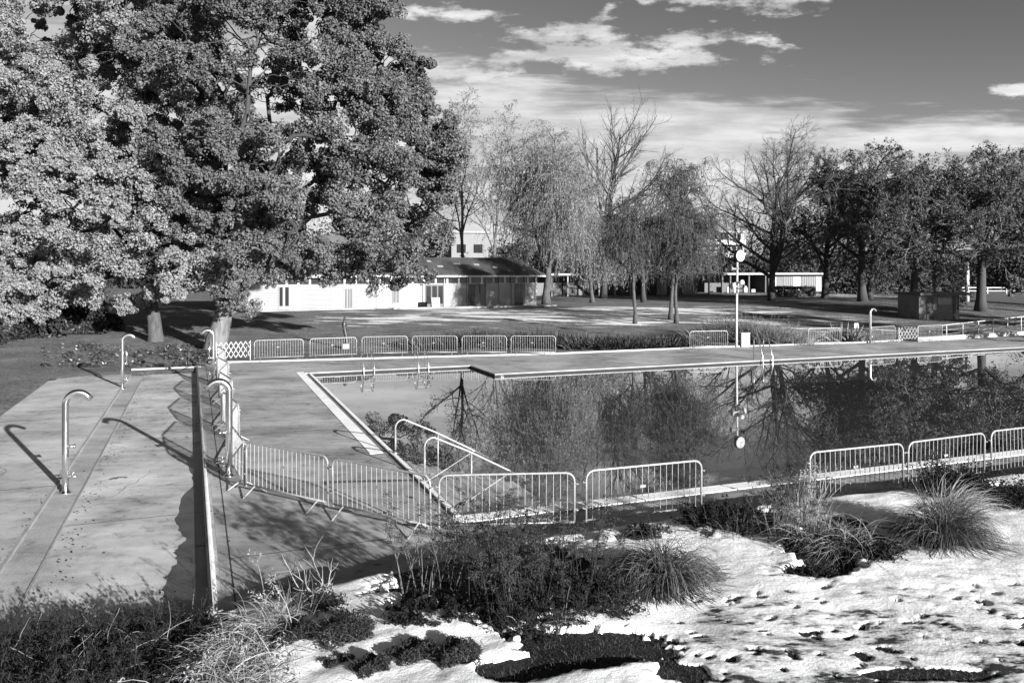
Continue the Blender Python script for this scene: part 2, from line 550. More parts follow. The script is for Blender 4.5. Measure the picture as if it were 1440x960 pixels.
A0, B1, B2, AN, BN = 4.7, 37.6, 34.1, 12.45, 14.8     # water outline
AE, BE = 64.0, 12.3
mb = MB()
poly_ab(mb, [(RA(11.2) + .1, 11.2), (A0 - .62, 11.2), (A0 - .62, 43.0), (RA(43.3) + .1, 43.3)], 0)
poly_ab(mb, [(A0 - .62, 11.2), (AE, 11.2), (AE, BN - .62), (A0 - .62, BN - .62)], 0)
poly_ab(mb, [(A0 - .62, BN - .62), (A0 - .28, BN - .62), (A0 - .28, 20.6), (A0 - .62, 20.6)], 0)
poly_ab(mb, [(A0 - .62, B1 + .45), (AN + .45, B1 + .45), (AN + .45, B2 + .45), (AE, B2 + .45), (AE, 42.2), (56, 41.2), (40, 39.9), (27.5, 40.8), (18.6, 40.9), (A0 - .62, 42.8)], 0)
struct(mb.build('pool_deck', M['deck']))
# coping round the water (its inner face is the pool wall)
mb = MB()
span_ab(mb, A0 - .62, A0 - .28, 20.6, B1 + .45, -.2, .012)
span_ab(mb, A0 - .1, A0, 20.35, B1, -1.5, .006)
span_ab(mb, A0 - .1, A0, BN, 20.35, -1.5, .014)
span_ab(mb, A0 - .28, AE, BN - .42, BN - .12, -.2, .012)
span_ab(mb, A0, AE, BN - .1, BN, -1.5, .008)
struct(mb.build('pool_coping', M['coping']))
mb = MB()
span_ab(mb, A0 - .28, AN + .45, B1 + .012, B1 + .45, -.3, .012)
span_ab(mb, AN + .012, AN + .45, B2, B1, -.3, .012)
span_ab(mb, AN + .45, AE, B2 + .012, B2 + .45, -.3, .012)
struct(mb.build('far_coping', M['coping_far']))
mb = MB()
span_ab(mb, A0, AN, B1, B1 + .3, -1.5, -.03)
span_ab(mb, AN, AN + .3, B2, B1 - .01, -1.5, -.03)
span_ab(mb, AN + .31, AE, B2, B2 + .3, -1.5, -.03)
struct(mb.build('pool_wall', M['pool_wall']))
mb = MB()
span_ab(mb, A0 - .28, A0 - .1, BN - .1, B1, -.2, -.035)
span_ab(mb, A0 - .28, AE, BN - .12, BN - .1, -.2, -.035)
span_ab(mb, A0 - .62, AE, BN - .62, BN - .42, -.2, -.006)
struct(mb.build('overflow_channel', M['coping_dark']))
mb = MB()
poly_ab(mb, [(A0, BN), (AE, BN), (AE, B1), (A0, B1)], -1.35)
struct(mb.build('pool_floor', M['pool']))
WZ = -.11
mb = MB()
poly_ab(mb, [(A0, BN), (AE, BN), (AE, B2), (AN, B2), (AN, B1), (A0, B1)], WZ)
struct(mb.build('pool_water', M['water']))
# steps under the water
steps = thing('pool_steps', 'broad flight of pale steps going down under the water beside two handrails', 'steps', W(A0, BN, 0), TH)
mb, mn = MB(), MB()
for i in range(9):
    z = -.2 - .1 * i
    mb.span(.002 + .36 * i, .36 * (i + 1), .004, 5.5, -1.34, z)
    mn.span(.36 * (i + 1) - .1, .36 * (i + 1) - .004, .01, 5.49, z + .001, z + .006)
mb.build('tread', M['step'], steps)
mn.build('nosing', M['nosing'], steps)

# lower strip on the west: plaza, gutter, foot channel
mb = MB()
poly_ab(mb, [(-6.6, 9), (-3.02, 9), (-3.02, 45.5), (-7.0, 46.5)], -.07)
struct(mb.build('plaza', M['plaza']))
mb = MB()
poly_ab(mb, [(-3.02, 9), (-2.45, 9), (-2.45, 41.8), (-3.02, 41.8)], -.125)
struct(mb.build('gutter', M['gutter']))
mb = MB()
poly_ab(mb, [(-2.45, 9), (RA(9) - .07, 9), (RA(41.8) - .07, 41.8), (-2.45, 41.8)], -.118)
struct(mb.build('foot_channel', M['channel']))
mb = MB()
span_ab(mb, -3.08, -3.02, 9, 41.8, -.2, -.067)
span_ab(mb, -2.49, -2.45, 9, 41.8, -.2, -.112)
struct(mb.build('gutter_edge', M['edge']))
mb = MB()
v = [W(RA(b) + o, b, z) for z in (-.3, .003) for b, o in ((9, -.07), (9, .098), (43.3, .098), (43.3, -.07))]
mb.add(v, [[4, 5, 6, 7], [0, 1, 5, 4], [1, 2, 6, 5], [2, 3, 7, 6], [3, 0, 4, 7]])
struct(mb.build('kerb_strip', M['gutter']))
mb = MB()
span_ab(mb, -3.1, 0, 41.8, 42.0, -.2, .05)
outer = [(.4, 43.35), (A0 - .6, 42.9), (18.6, 40.95), (27.5, 40.85), (40, 39.95), (56, 41.25), (64, 42.3)]
for (a0, b0), (a1, b1) in zip(outer[:-1], outer[1:]):
    p, q = W(a0, b0), W(a1, b1)
    d = q - p
    mb.box((p + q) / 2 + np.array([0, 0, -.05]), (np.linalg.norm(d) + .1, .14, .26), math.atan2(d[1], d[0]))
struct(mb.build('kerb', M['kerb']))
mb = MB()
v = [W(a, b, .004) for a, b in ((.455, 11), (.475, 11), (.21, 43), (.19, 43))]
mb.add(v, [[0, 1, 2, 3]])
for b in (14.0, 24.2, 32.0):
    span_ab(mb, .46, A0 - .64, b, b + .018, .0, .004)
for a in (9.2, 14.4, 20.6, 27, 33, 40):
    span_ab(mb, a, a + .018, 12.5, BN - .64, .0, .004)
for a in (8.0, 20.5, 27.2, 34, 41):
    span_ab(mb, a, a + .018, (B1 if a < AN else B2) + .47, 39.8, .0, .004)
for b in (20.4, 29.5, 38.7):
    span_ab(mb, -6.55, -3.1, b, b + .02, -.07, -.066)
for b in (17.3, 26.0, 34.6):
    span_ab(mb, -2.43, RA(b) - .09, b, b + .014, -.118, -.114)
struct(mb.build('expansion_joint', M['joint']))
rc = np.random.default_rng(17)
mb = MB()
for a0, b0, ang, L0 in ((1.2, 15.5, 1.3, 3.2), (2.8, 25.5, .4, 2.6), (1.0, 33, 1.0, 3.0), (-1.9, 19, 1.2, 2.6), (-5.4, 23, .3, 2.2), (-4.4, 34, 1.1, 3.0), (9, 38.9, .4, 3), (22, 36.4, .9, 2.4), (32, 37, .2, 3)):
    k = 26
    hd = ang + np.cumsum(rc.normal(size=k) * .28)
    pa = a0 + np.cumsum(np.cos(hd)) * L0 / k; pb = b0 + np.cumsum(np.sin(hd)) * L0 / k
    zc = .003 if a0 > .3 else (-.115 if a0 > -2.4 else -.067)
    wd = .007 * np.sin(np.linspace(.25, PI - .05, k)) * (.6 + .8 * rc.random(k))
    v = []
    for i in range(k):
        na, nb = -math.sin(hd[i]), math.cos(hd[i])
        v += [W(pa[i] + na * wd[i], pb[i] + nb * wd[i], zc), W(pa[i] - na * wd[i], pb[i] - nb * wd[i], zc)]
    mb.add(v, [[2 * i, 2 * i + 1, 2 * i + 3, 2 * i + 2] for i in range(k - 1)])
struct(mb.build('paving_cracks', M['joint']))
# wet dark stain beside the pipe edge
pts = [(278, 632), (262, 645), (271, 668), (273, 680), (256, 700), (249, 728), (253, 745), (264, 758), (251, 768), (245, 776), (246, 793), (238, 806), (231, 815), (230, 835), (236, 900)]
outl = [at(x, y, -.114)[:2] for x, y in pts]
outl = [AB(*p) for p in outl]
dense = []
for (a0, b0), (a1, b1) in zip(outl[:-1], outl[1:]):
    for t in np.linspace(0, 1, 7)[:-1]:
        dense.append((a0 + (a1 - a0) * t + .16 * (fbm(np.array(t * 4 + a0 * 9), np.array(b0 * 7), 3, 3) - .5), b0 + (b1 - b0) * t))
mb = MB()
n = len(dense)
v = [W(a, b, -.114) for a, b in dense] + [W(RA(b) - .075, b, -.114) for a, b in dense]
mb.add(v, [[i, n + i, n + i + 1, i + 1] for i in range(n - 1)])
struct(mb.build('puddle', M['wet']))
mb = MB()
mb.tubes([W(RA(11), 11.0, .035), W(RA(26), 26, .035), W(RA(41.7), 41.7, .035)], .036, 10)
tag(mb.build('edge_pipe', M['rail'], smooth=True), 'long pale metal pipe laid along the kerb of the sunken foot channel', 'pipe')
mb = MB()
c = at(67, 534, -.066)
mb.lathe([(.34, 0), (.34, .006), (.3, .008)], 24, c)
tag(mb.build('manhole_cover', M['dark']), 'round dark manhole cover set in the pale paving', 'manhole cover')
mb = MB()
c = at(278, 766, -.108)
for i in range(5):
    mb.box(c + W(.0 + .05 * i, 0, 0), (.03, .12, .008), TH)
tag(mb.build('drain_grate', M['black']), 'small dark drain grate in the wet floor of the foot channel', 'drain')

# ------------------------------------------------------------------ the near bank: turf, soil and snow
plants_px = []
As = np.arange(-9, 27, .085)
Bs = np.arange(-3, 13.3, .085)
grid_mesh('terrace', As, Bs, lambda A, B, X, Y: bank_z(A, B), M['turf'])
def snow_mask(A, B, want_w=False):
    """positive where snow lies"""
    X, Y = A * CT - B * ST, A * ST + B * CT
    n = fbm(A * 1.1, B * 1.5, 5, 61)
    s = .42 + .8 * (n - .5)
    zz = CAMZ - bank_z(A, B)
    px = HX + F * X / np.maximum(Y, .5)
    py = HY + F * zz / np.maximum(Y, .5)
    p = 12.6 - .6 * sstep(5.0, .5, A) - B
    s = s - 1.2 * sstep(.5, .15, p)                               # none on the foot of the bank
    s = s - .9 * sstep(400, 200, px + 90 * (fbm(A, B * 2, 3, 9) - .5)) # bare beside the pavement
    # thinner, pitted cover towards the viewer
    w = sstep(770, 900, py - (px - 1100) * .05) * sstep(880, 980, px)
    pits = fbm(A * 5.0 + .6 * n, B * 8.5, 5, 71)
    s = s - w * (.05 + 5.0 * np.clip(pits - .64 - .2 * (fbm(A * .9 + 5, B * 1.3, 3, 45) - .38), 0, 1)) + .1 * (fbm(A * 8.3, B * 11, 3, 97) - .5)
    rag = .55 * (fbm(A * 3.6, B * 4.4, 4, 141) - .5) + .35 * (fbm(A * 12, B * 14, 3, 143) - .5)
    def hole(cx, cy, rx, ry, k=1.0):
        d = np.sqrt(((px - cx) / rx) ** 2 + ((py - cy) / ry) ** 2) + .6 * (n - .5) + rag
        return k * sstep(1.25, .75, d)
    for h in ((850, 918, 100, 30), (700, 815, 160, 60), (590, 922, 22, 10), (648, 925, 20, 13), (525, 942, 16, 10), (490, 890, 30, 17), (300, 920, 80, 45), (940, 812, 45, 16),
              (1190, 770, 70, 34), (1150, 808, 45, 10), (1330, 762, 40, 13), (740, 945, 60, 18), (1050, 735, 50, 18), (1420, 700, 40, 15), (570, 858, 36, 10), (960, 948, 40, 14),
              (1330, 950, 90, 9, .8), (415, 890, 26, 12)):
        s = s - hole(*h)
    return (s, w) if want_w else s
def snow_z(A, B, X, Y):
    s, w = snow_mask(A, B, True)
    th = (1 - .7 * w) * .065 * (np.clip(s, 0, .16) / .16) ** .8 + (1 - .8 * w) * .035 * sstep(.1, .7, s) + .05 * (fbm(A * .9, B * 1.1, 3, 81) - .5) * sstep(0, .3, s) + .012 * (fbm(A * 4, B * 5, 3, 83) - .5) * sstep(0, .2, s)
    return bank_z(A, B) + np.where(s > 0, th, np.clip(s * .6, -.12, 0))
As = np.arange(-6, 20, .036)
Bs = np.arange(3.8, 13.0, .036)
def snow_drop(a, b, Z, f):
    zb = bank_z(a, b)
    return (Z.ravel()[f].max(axis=1) < zb - .03)
grid_mesh('snow', As, Bs, snow_z, M['snow'], drop=snow_drop)

# ------------------------------------------------------------------ crowd barriers
def make_barrier(loc, rz, label, L=2.45):
    t = thing('crowd_barrier', label, 'barrier', loc, rz, 'galvanised crowd barriers round the pool')
    h, z0, z1, rr = L / 2, .2, 1.1, .16
    path = [[-h, 0, z0]]
    path += list(arc((-h + rr, 0, z1 - rr), rr, PI, PI / 2, 6, (1, 0, 0), (0, 0, 1)))
    path += list(arc((h - rr, 0, z1 - rr), rr, PI / 2, 0, 6, (1, 0, 0), (0, 0, 1)))
    path += [[h, 0, z0 - .06]]
    mb = MB()
    mb.tubes(np.array(path), .021, 8)
    mb.tubes(np.array([[-h, 0, z0], [h, 0, z0]]), .019, 8)
    mb.tubes(np.array([[-h, 0, z0 - .06], [-h, 0, z0 + .02]]), .021, 8)
    mb.build('frame', M['galv'], t, True)
    xs = np.linspace(-h, h, 20)[1:-1]
    zt = np.where(np.abs(xs) > h - rr, z1 - rr + np.sqrt(np.clip(rr ** 2 - (np.abs(xs) - h + rr) ** 2, 0, None)), z1)
    P = np.stack([np.stack([xs, 0 * xs, 0 * xs + z0], -1), np.stack([xs, 0 * xs, zt], -1)], 1)
    mb = MB()
    mb.tubes(P, .0078, 6, False)
    mb.build('bar_infill', M['galv'], t, True)
    for s in (-1, 1):
        x = s * (h - .28)
        mb = MB()
        mb.tubes(np.array([[x, -.31, .012], [x, -.29, .02], [x, -.01, z0], [x, .01, z0], [x, .29, .02], [x, .31, .012]]), .016, 6)
        mb.build('foot', M['galv'], t, True)
    for s in (-1, 1):
        for z in (.42, .9):
            mb = MB()
            q = arc((s * (h + .045), 0, z), .03, 0, PI * 1.9, 10, (1, 0, 0), (0, 1, 0))
            mb.tubes(np.concatenate([[[s * h, 0, z], [s * (h + .012), 0, z]], q[::-1] if s > 0 else q]), .009, 6)
            mb.build('coupling_hook', M['galv'], t, True)
    mb = MB()
    mb.box((-.06, -.014, .72), (.12, .004, .05))
    mb.build('name_plate', M['grey'], t)
    return t

proto = None
def barrier_between(p, q, label):
    global proto
    p, q = np.asarray(p, float), np.asarray(q, float)
    c = (p + q) / 2
    rz = math.atan2(q[1] - p[1], q[0] - p[0])
    c[2] = max(c[2], 0.0)
    if proto is None:
        proto = make_barrier(c, rz, label)
        return proto
    jr = random.Random(label)
    o = dup(proto, label, c, rz + R(jr.uniform(-.8, .8)))
    o.rotation_euler[0] = R(jr.uniform(-1.6, 1.6))
    return o

def fb(px, py):                     # ground point below a frame-bottom pixel
    p = at(px, py, .2)
    return np.array([p[0], p[1], 0])

near = [((345, 680), (463, 706.5), 'crowd barrier joining the corner of the zigzag row beside the tall shower'),
        ((467, 707.5), (608, 740), 'crowd barrier on deck before the handrails, second from the corner by the shower'),
        ((612, 738.5), (813, 733.5), 'crowd barrier standing behind tall dead seed heads and in front of the pool steps'),
        ((820, 731), (990, 712), 'crowd barrier with dark deck behind, above the mounded sedge, ending at the gap'),
        ((1142, 699), (1268, 683.5), 'crowd barrier just across the gap, its base hidden in collapsed dry perennials'),
        ((1276, 681.5), (1384, 664), 'crowd barrier leaning over a dark shrub directly behind the large fountain grass'),
        ((1388, 663.5), (1500, 647), 'crowd barrier cut off by the picture edge above the low dark hedge')]
for p, q, lb in near:
    barrier_between(fb(*p), fb(*q), lb)
# zigzag row beside the foot channel
z0 = fb(343, 679)
order = ['first', 'second', 'third', 'fourth', 'fifth', 'sixth', 'seventh', 'eighth', 'ninth']
b0 = AB(z0[0], z0[1])[1]
a_now = AB(z0[0], z0[1])[0]
for i in range(9):
    a1 = (.62 if i % 2 == 0 else .92)
    if i == 8:
        a1 = .75
    b1 = b0 + 2.42
    barrier_between(W(a_now, b0 + .04), W(a1, b1), 'crowd barrier, %s of the zigzag row counted from the corner by the tall shower' % order[i])
    a_now, b0 = a1 + (.06 if i % 2 else -.04), b1 + .1
farrow = [((354, 503.3), (430, 500.5), 'crowd barrier at the far lawn edge, coupled to the folding lattice gate'),
          ((433, 500.2), (504, 497.4), 'crowd barrier at the far lawn edge with the slender statue standing behind it'),
          ((506.7, 496.9), (575, 495.4), 'crowd barrier at the far lawn edge behind the thin ladder at the shallow corner'),
          ((577.7, 495.2), (645, 495), 'crowd barrier against dark reeds at the far edge, just behind the second thin ladder'),
          ((648, 495), (714, 495), 'crowd barrier against dark reeds at the far edge, behind the notch in the pool rim'),
          ((717, 495), (782.7, 495), 'crowd barrier ending the far row, with open reed bed beyond its free end')]
for p, q, lb in farrow:
    barrier_between(fb(*p), fb(*q), lb)
barrier_between(fb(972, 487.2), fb(1021, 486), 'lone crowd barrier standing beside the clock pole in front of dark reeds')
barrier_between(fb(1138, 482.3), fb(1182, 480.8), 'crowd barrier beside the spiky yucca clump, on the far bank of the pool')
p = fb(1224.5, 480); barrier_between(p, p + np.array([2.1, 1.2, 0]), 'crowd barrier fixed beside the distant hooked shower pipe')
p = fb(1290.5, 477.8); barrier_between(p, p + np.array([2.2, 1.1, 0]), 'crowd barrier between the white folding lattice gate and the sloping handrail fence')

# folding lattice gates
def lattice(p, q, h, n, label):
    p, q = np.asarray(p), np.asarray(q)
    d = q - p
    L = np.linalg.norm(d[:2])
    t = thing('lattice_gate', label, 'folding gate', p, math.atan2(d[1], d[0]), 'white folding lattice gates')
    mb = MB()
    st = L / n
    for i in range(-1, n):
        for s in (0, 1):
            x0, x1 = i * st, (i + 2) * st
            xs = np.clip([x0, x1], 0, L)
            zz = (np.array([.16, h]) if s == 0 else np.array([h, .16]))
            zc = zz[0] + (zz[1] - zz[0]) * (xs - x0) / (x1 - x0)
            a = np.array([xs[0], -.012 + .024 * s, zc[0]]); b = np.array([xs[1], -.012 + .024 * s, zc[1]])
            mb.tubes(np.array([a, b]), .02, 4)
    mb.build('lattice', M['white'], t)
    for x in (0, L):
        mb = MB()
        mb.tubes(np.array([[x, 0, 0.005], [x, 0, h + .03]]), .02, 6)
        mb.build('end_post', M['white'], t)
    return t
p, q = at(304, 509), at(352, 506)
lattice(p, q, 1.0, 7, 'white folding lattice gate at the foot of the big leaning trunk')
p, q = at(1264, 481), at(1291, 480)
lattice(p, q, .95, 6, 'white folding lattice gate between two crowd barriers on the far bank')

# ------------------------------------------------------------------ shower pipes
def shower(loc, side, label, r=.07, h=2.2, extra=False):
    t = thing('shower_pipe', label, 'outdoor shower', loc, TH, 'hooked steel shower pipes')
    q = .24
    path = [[0, 0, .02], [0, 0, h * .4], [0, 0, h - q]]
    path += [list(v) for v in arc((side * q, 0, h - q), q, PI, .22 * PI, 12, (side, 0, 0), (0, 0, 1))][1:]
    e = np.array(path[-1]); d = e - np.array(path[-2]); d /= np.linalg.norm(d)
    path += [list(e + d * .1)]
    mb = MB(); mb.tubes(np.array(path), r, 16); mb.build('pipe', M['steel'], t, True)
    mb = MB(); mb.lathe([(r * 1.7, 0), (r * 1.7, .02), (r * 1.2, .025), (r * 1.05, .06)], 16); mb.build('base_flange', M['steel'], t, True)
    e = np.array(path[-1]) + d * .012
    mb = MB(); mb.tubes(np.array([e - d * .02, e]), r * .86, 12); mb.build('spray_head', M['black'], t, True)
    mb = MB()
    mb.tubes(np.array([[side * r * .7, -.02, 1.02], [side * (r + .1), -.02, 1.02]]), .035, 10)
    mb.tubes(np.array([[side * (r + .1), -.02, 1.02], [side * (r + .125), -.02, 1.02]]), .05, 10)
    mb.build('push_button', M['chrome'], t, True)
    tap = MB()
    tap.tubes(np.array([[side * r * .5, -.02, .36], [side * (r + .1), -.02, .36], [side * (r + .17), -.02, .33]]), .02, 8)
    tap = tap.build('foot_tap', M['chrome'], t, True)
    mb = MB()
    mb.tubes(np.array([[side * (r + .07), -.02, .36], [side * (r + .07), -.02, .44]]), .01, 6)
    mb.tubes(np.array([[side * (r + .02), -.02, .44], [side * (r + .13), -.02, .44]]), .014, 6)
    mb.build('tap_handle', M['chrome'], tap, True)
    if extra:
        mb = MB(); mb.tubes(np.array([[side * (r + .09), 0, 1.0], [side * (r + .09), 0, 1.7]]), .03, 8); mb.build('riser_tube', M['steel'], t, True)
    return t
shower(at(92, 693, -.125), 1, 'tall hooked shower pipe standing alone in the gutter, largest of the shower pipes')
shower(at(172, 546, -.125), 1, 'hooked shower pipe with a thin riser tube, at the far end of the gutter', extra=True)
shower(at(322, 669, 0.003), -1, 'tall hooked shower pipe beside the corner where two barrier rows meet', r=.078)
shower(at(300, 537, 0.003), -1, 'hooked shower pipe standing before the big leaning trunk at the end of the barrier row', extra=True)
shower(at(1224, 482, 0.0), 1, 'distant hooked shower pipe on the far bank of the pool near the yucca', r=.075)

# ------------------------------------------------------------------ ladders and handrails
def ladder(a, b, label, out, width=.5, r=.017, m='chrome', hh=.85):
    """out: unit vector (in a,b) from deck to water"""
    t = thing('pool_ladder', label, 'pool ladder', W(a, b, 0), TH + math.atan2(out[1], out[0]), 'pool ladders at the far rim')
    for s in (-.5, .5):
        y = s * width
        path = [[-.62, y, .0], [-.62, y, hh - .25]]
        path += [list(v) for v in arc((-.40, y, hh - .22), .22, PI, .25 * PI, 9, (1, 0, 0), (0, 0, 1))]
        path += [[.12, y, .12], [.12, y, -.2], [.1, y, -1.0]]
        mb = MB(); mb.tubes(np.array(path), r, 8); mb.build('handrail', M[m], t, True)
    for z in (-.3, -.6, -.9):
        mb = MB(); mb.box((.11, 0, z), (.08, width, .03)); mb.build('tread', M[m], t)
    return t
p = at(516, 519); a, b = AB(p[0], p[1]); ladder(a, B1, 'thin steel ladder at the shallow corner of the pool, dark against the rim', (0, -1))
p = at(595, 517); a, b = AB(p[0], p[1]); ladder(a, B1, 'thin steel ladder beside the notch in the far pool rim', (0, -1))
p = at(1074, 506); a, b = AB(p[0], p[1]); ladder(a, B2, 'bright steel ladder with two tall arched rails below the clock pole', (0, -1), r=.034, width=.62, hh=1.2)

def step_rail(px, py, label):
    p = at(px, py); a, b = AB(p[0], p[1])
    t = thing('step_handrail', label, 'handrail', W(a, b, 0), TH, 'handrails of the pool steps')
    r, h, q = .024, .86, .2
    path = [[0, 0, 0], [0, 0, h - q]]
    c = np.array([q, 0, h - q])
    path += [list(v) for v in arc(c, q, PI, .42 * PI, 8, (1, 0, 0), (0, 0, 1))]
    e = np.array(path[-1])
    path += [[1.1, 0, .46], [2.2, 0, -.13], [2.6, 0, -.35]]
    mb = MB(); mb.tubes(np.array(path), r, 8); mb.build('rail', M['galv'], t, True)
    mb = MB(); mb.tubes(np.array([[1.15, 0, .41], [1.15, 0, -.5]]), r * .8, 8); mb.build('mid_post', M['galv'], t, True)
    mb = MB(); mb.lathe([(.06, 0), (.06, .016), (.03, .02)], 12); mb.build('base_flange', M['galv'], t, True)
step_rail(556, 637, 'steel handrail running down into the water on the far side of the steps')
step_rail(597, 668, 'steel handrail running down into the water through the middle of the steps, nearer the barriers')

# ------------------------------------------------------------------ clock pole, cabinet, statue, sloping fence
base = at(1035.5, 488)
t = thing('clock_pole', 'tall pale pole with a round white clock and horn loudspeakers beside the pool', 'clock pole', base, 0)
mb = MB(); mb.tubes(np.array([[0, 0, 0], [.02, 0, 2.5], [.06, 0, 5.3]]), np.array([.075, .07, .06]), 12); mb.build('pole', M['white'], t, True)
ck = MB()
fd = R(28)                                            # the dial looks toward the sun side
fv, fs = np.array([math.sin(fd), -math.cos(fd), 0]), np.array([math.cos(fd), math.sin(fd), 0])
cc = np.array([.17, -.05, 5.6])
ck.tubes(np.array([cc - fv * .1, cc + fv * .1]), .37, 28)
ck.tubes(np.array([[.06, 0, 5.2], [.06, 0, 5.4]]), .05, 8)
case = ck.build('clock_case', M['black'], t, False)
mb = MB(); mb.tubes(np.array([cc + fv * .1, cc + fv * .112]), .345, 28); mb.build('dial', M['white'], case)
mb = MB()
for k in range(12):
    an = k * PI / 6
    u = fs * math.sin(an) + np.array([0, 0, 1]) * math.cos(an)
    mb.tubes(np.array([cc + fv * .116 + u * .26, cc + fv * .116 + u * .32]), .014 if k % 3 == 0 else .007, 4)
mb.build('hour_mark', M['black'], case)
for an, l, w in ((R(92), .17, .016), (R(2), .25, .011)):
    u = fs * math.sin(an) + np.array([0, 0, 1]) * math.cos(an)
    mb = MB(); mb.tubes(np.array([cc + fv * .122, cc + fv * .122 + u * l]), w, 4); mb.build('clock_hand', M['black'], case)
def horn(c, d, m, r=.17):
    d = np.array(d, float); d /= np.linalg.norm(d)
    c = np.array(c, float)
    mb = MB()
    mb.tubes(np.array([c, c + d * .12, c + d * .2, c + d * .3, c + d * .38, c + d * .4]), np.array([.06, .05, .06, .1, r, r * 1.03]), 14)
    o = mb.build('horn_speaker', M[m], t, True)
    mb = MB(); mb.tubes(np.array([c - d * .1, c + d * .03]), .075, 10); mb.build('driver_unit', M['grey'], o, True)
    mb = MB(); mb.tubes(np.array([c, [.05, 0, c[2]]]), .018, 6); mb.build('bracket', M['grey'], o)
horn((.02, -.1, 3.72), (-1, -.5, .1), 'white', .2)
horn((.14, -.1, 3.62), (.9, -.6, -.2), 'white', .22)
horn((.1, -.06, 3.95), (.4, -1, .1), 'white', .15)
horn((.0, -.06, 4.78), (-1, -.3, .1), 'grey', .16)
horn((.12, -.05, 4.85), (1, -.4, .3), 'black', .17)
base = at(1047, 487.5)
t = thing('control_cabinet', 'small grey cabinet with a white notice panel at the foot of the clock pole', 'cabinet', base, R(8))
mb = MB(); mb.box((0, 0, .42), (.56, .34, .84)); mb.box((0, 0, .86), (.62, .4, .05)); mb.build('body', M['grey'], t)
mb = MB(); mb.box((.02, -.178, .56), (.44, .012, .46)); pn = mb.build('notice_panel', M['white'], t)
mb = MB(); mb.box((-.1, -.187, .63), (.03, .006, .05)); mb.build('lock', M['dark'], pn)

base = on_lawn(486, 490)
t = thing('statue', 'slender dark statue of a standing figure on the lawn edge behind the barriers', 'statue', base, R(20))
mb = MB(); mb.span(-.2, .2, -.18, .18, -.05, .3); mb.build('plinth', M['grey'], t)
mb = MB()
zs = np.array([.3, .36, .5, .75, 1.0, 1.2, 1.38, 1.5, 1.6, 1.66, 1.7, 1.78, 1.86, 1.9])
rs = np.array([.17, .14, .11, .11, .12, .11, .13, .13, .09, .05, .07, .085, .075, .03])
xo = np.array([.06, .06, .05, .02, -.03, -.07, -.09, -.09, -.08, -.07, -.06, -.05, -.05, -.05])
mb.tubes(np.stack([xo, 0 * xo, zs], -1), rs, 14)
for s in (-1, 1):
    mb.tubes(np.array([[-.09 + s * .1, 0, 1.52], [-.05 + s * .12, -.03, 1.25], [0 + s * .06, -.1, 1.02]]), np.array([.05, .04, .03]), 8)
mb.build('figure', M['bronze'], t, True)

p0, p1 = at(1331, 477.5), at(1436, 467)
t = thing('rail_fence', 'pale pipe railing climbing along the ramp at the far end of the pool', 'railing', p0, 0)
d = p1 - p0
n = 6
hgt = 1.02
for i in range(n):
    c = d * i / (n - 1)
    z = .03 * i
    mb = MB(); mb.tubes(np.array([[c[0], c[1], 0], [c[0], c[1], z + hgt]]), .035, 8); mb.build('post', M['white'], t, True)
for k, zz in enumerate((1.02, .7, .4)):
    mb = MB(); mb.tubes(np.array([[-.6, -.5, zz - .02], [d[0], d[1], zz + .15], [d[0] * 1.4, d[1] * 1.4, zz + .2]]), .032 if k == 0 else .014, 8); mb.build('top_rail' if k == 0 else 'wire', M['white'] if k == 0 else M['grey'], t, True)
mb = MB()
q0, q1 = at(1290, 480.5), at(1450, 470.5)
dd = q1 - q0
mb.box((q0 + q1) / 2 + np.array([0, .35, .02]), (np.linalg.norm(dd), .5, .5), math.atan2(dd[1], dd[0]))
struct(mb.build('ramp_path', M['kerb']))

# ------------------------------------------------------------------ buildings
GX = 1.0
def local_px(px, b):
    """a on the line b=const seen at pixel column px"""
    # (a*CT - b*ST)/(a*ST + b*CT) = k
    k = (px - HX) / F
    return (k * b * CT + b * ST) / (CT - k * ST)
BF = 76.5
t = thing('bath_house', 'long low bath house with pale boards and dark pitched roofs behind the lawn', 'building', W(0, BF, 1.0), TH)
def lx(px): return float(local_px(px, BF))
aL, aM, aR = lx(335), lx(562), lx(757)
wh = MB(); wh.span(aL, aM, .0, 7, 0, 2.35); wh.build('boarded_wall', M['offwhite'], t)
wh = MB(); wh.span(aM + .01, aR, .6, 7, 0, 2.35); wh.build('shaded_wall', M['panel'], t)
cl = MB(); cl.span(aL, aM, .05, 7, 2.36, 2.95); cl.span(aM + .01, aR, .65, 7, 2.36, 2.95); cl = cl.build('clerestory_window', M['glass'], t)
mb = MB()
for px in np.arange(338, 756, 16.3):
    a = lx(px)
    y = 0 if a < aM else .6
    mb.span(a - .09, a + .09, y - .02, y + .08, 2.33, 2.97)
mb.build('clerestory_frame', M['white'], cl)
mb = MB()
mb.span(aL - .4, lx(545), -.75, .1, 2.98, 3.2)
mb.span(lx(545) + .01, aR + .8, -.15, .7, 2.97, 3.12)
mb.build('fascia', M['white'], t)
def gable(mb, x0, x1, y0, y1, z0, z1, hip=1.5):
    ym = (y0 + y1) / 2
    v = [[x0, y0, z0], [x1, y0, z0], [x1, y1, z0], [x0, y1, z0], [x0 + hip, ym, z1], [x1 - hip, ym, z1],
         [x0, y0, z0 - .1], [x1, y0, z0 - .1], [x1, y1, z0 - .1], [x0, y1, z0 - .1]]
    mb.add(v, [[0, 1, 5, 4], [2, 3, 4, 5], [9, 8, 7, 6]])
    mb.add(v, [[6, 7, 1, 0], [7, 8, 2, 1], [8, 9, 3, 2], [9, 6, 0, 3]])
    mb.add(v, [[1, 2, 5], [3, 0, 4]])
rf = MB(); gable(rf, lx(300), lx(548), -.8, 8.5, 3.32, 5.25); rf1 = rf.build('roof', M['roof'], t)
rf = MB(); gable(rf, lx(552), aR + .7, -.2, 8.5, 3.24, 5.0); rf2 = rf.build('roof', M['roof'], t)
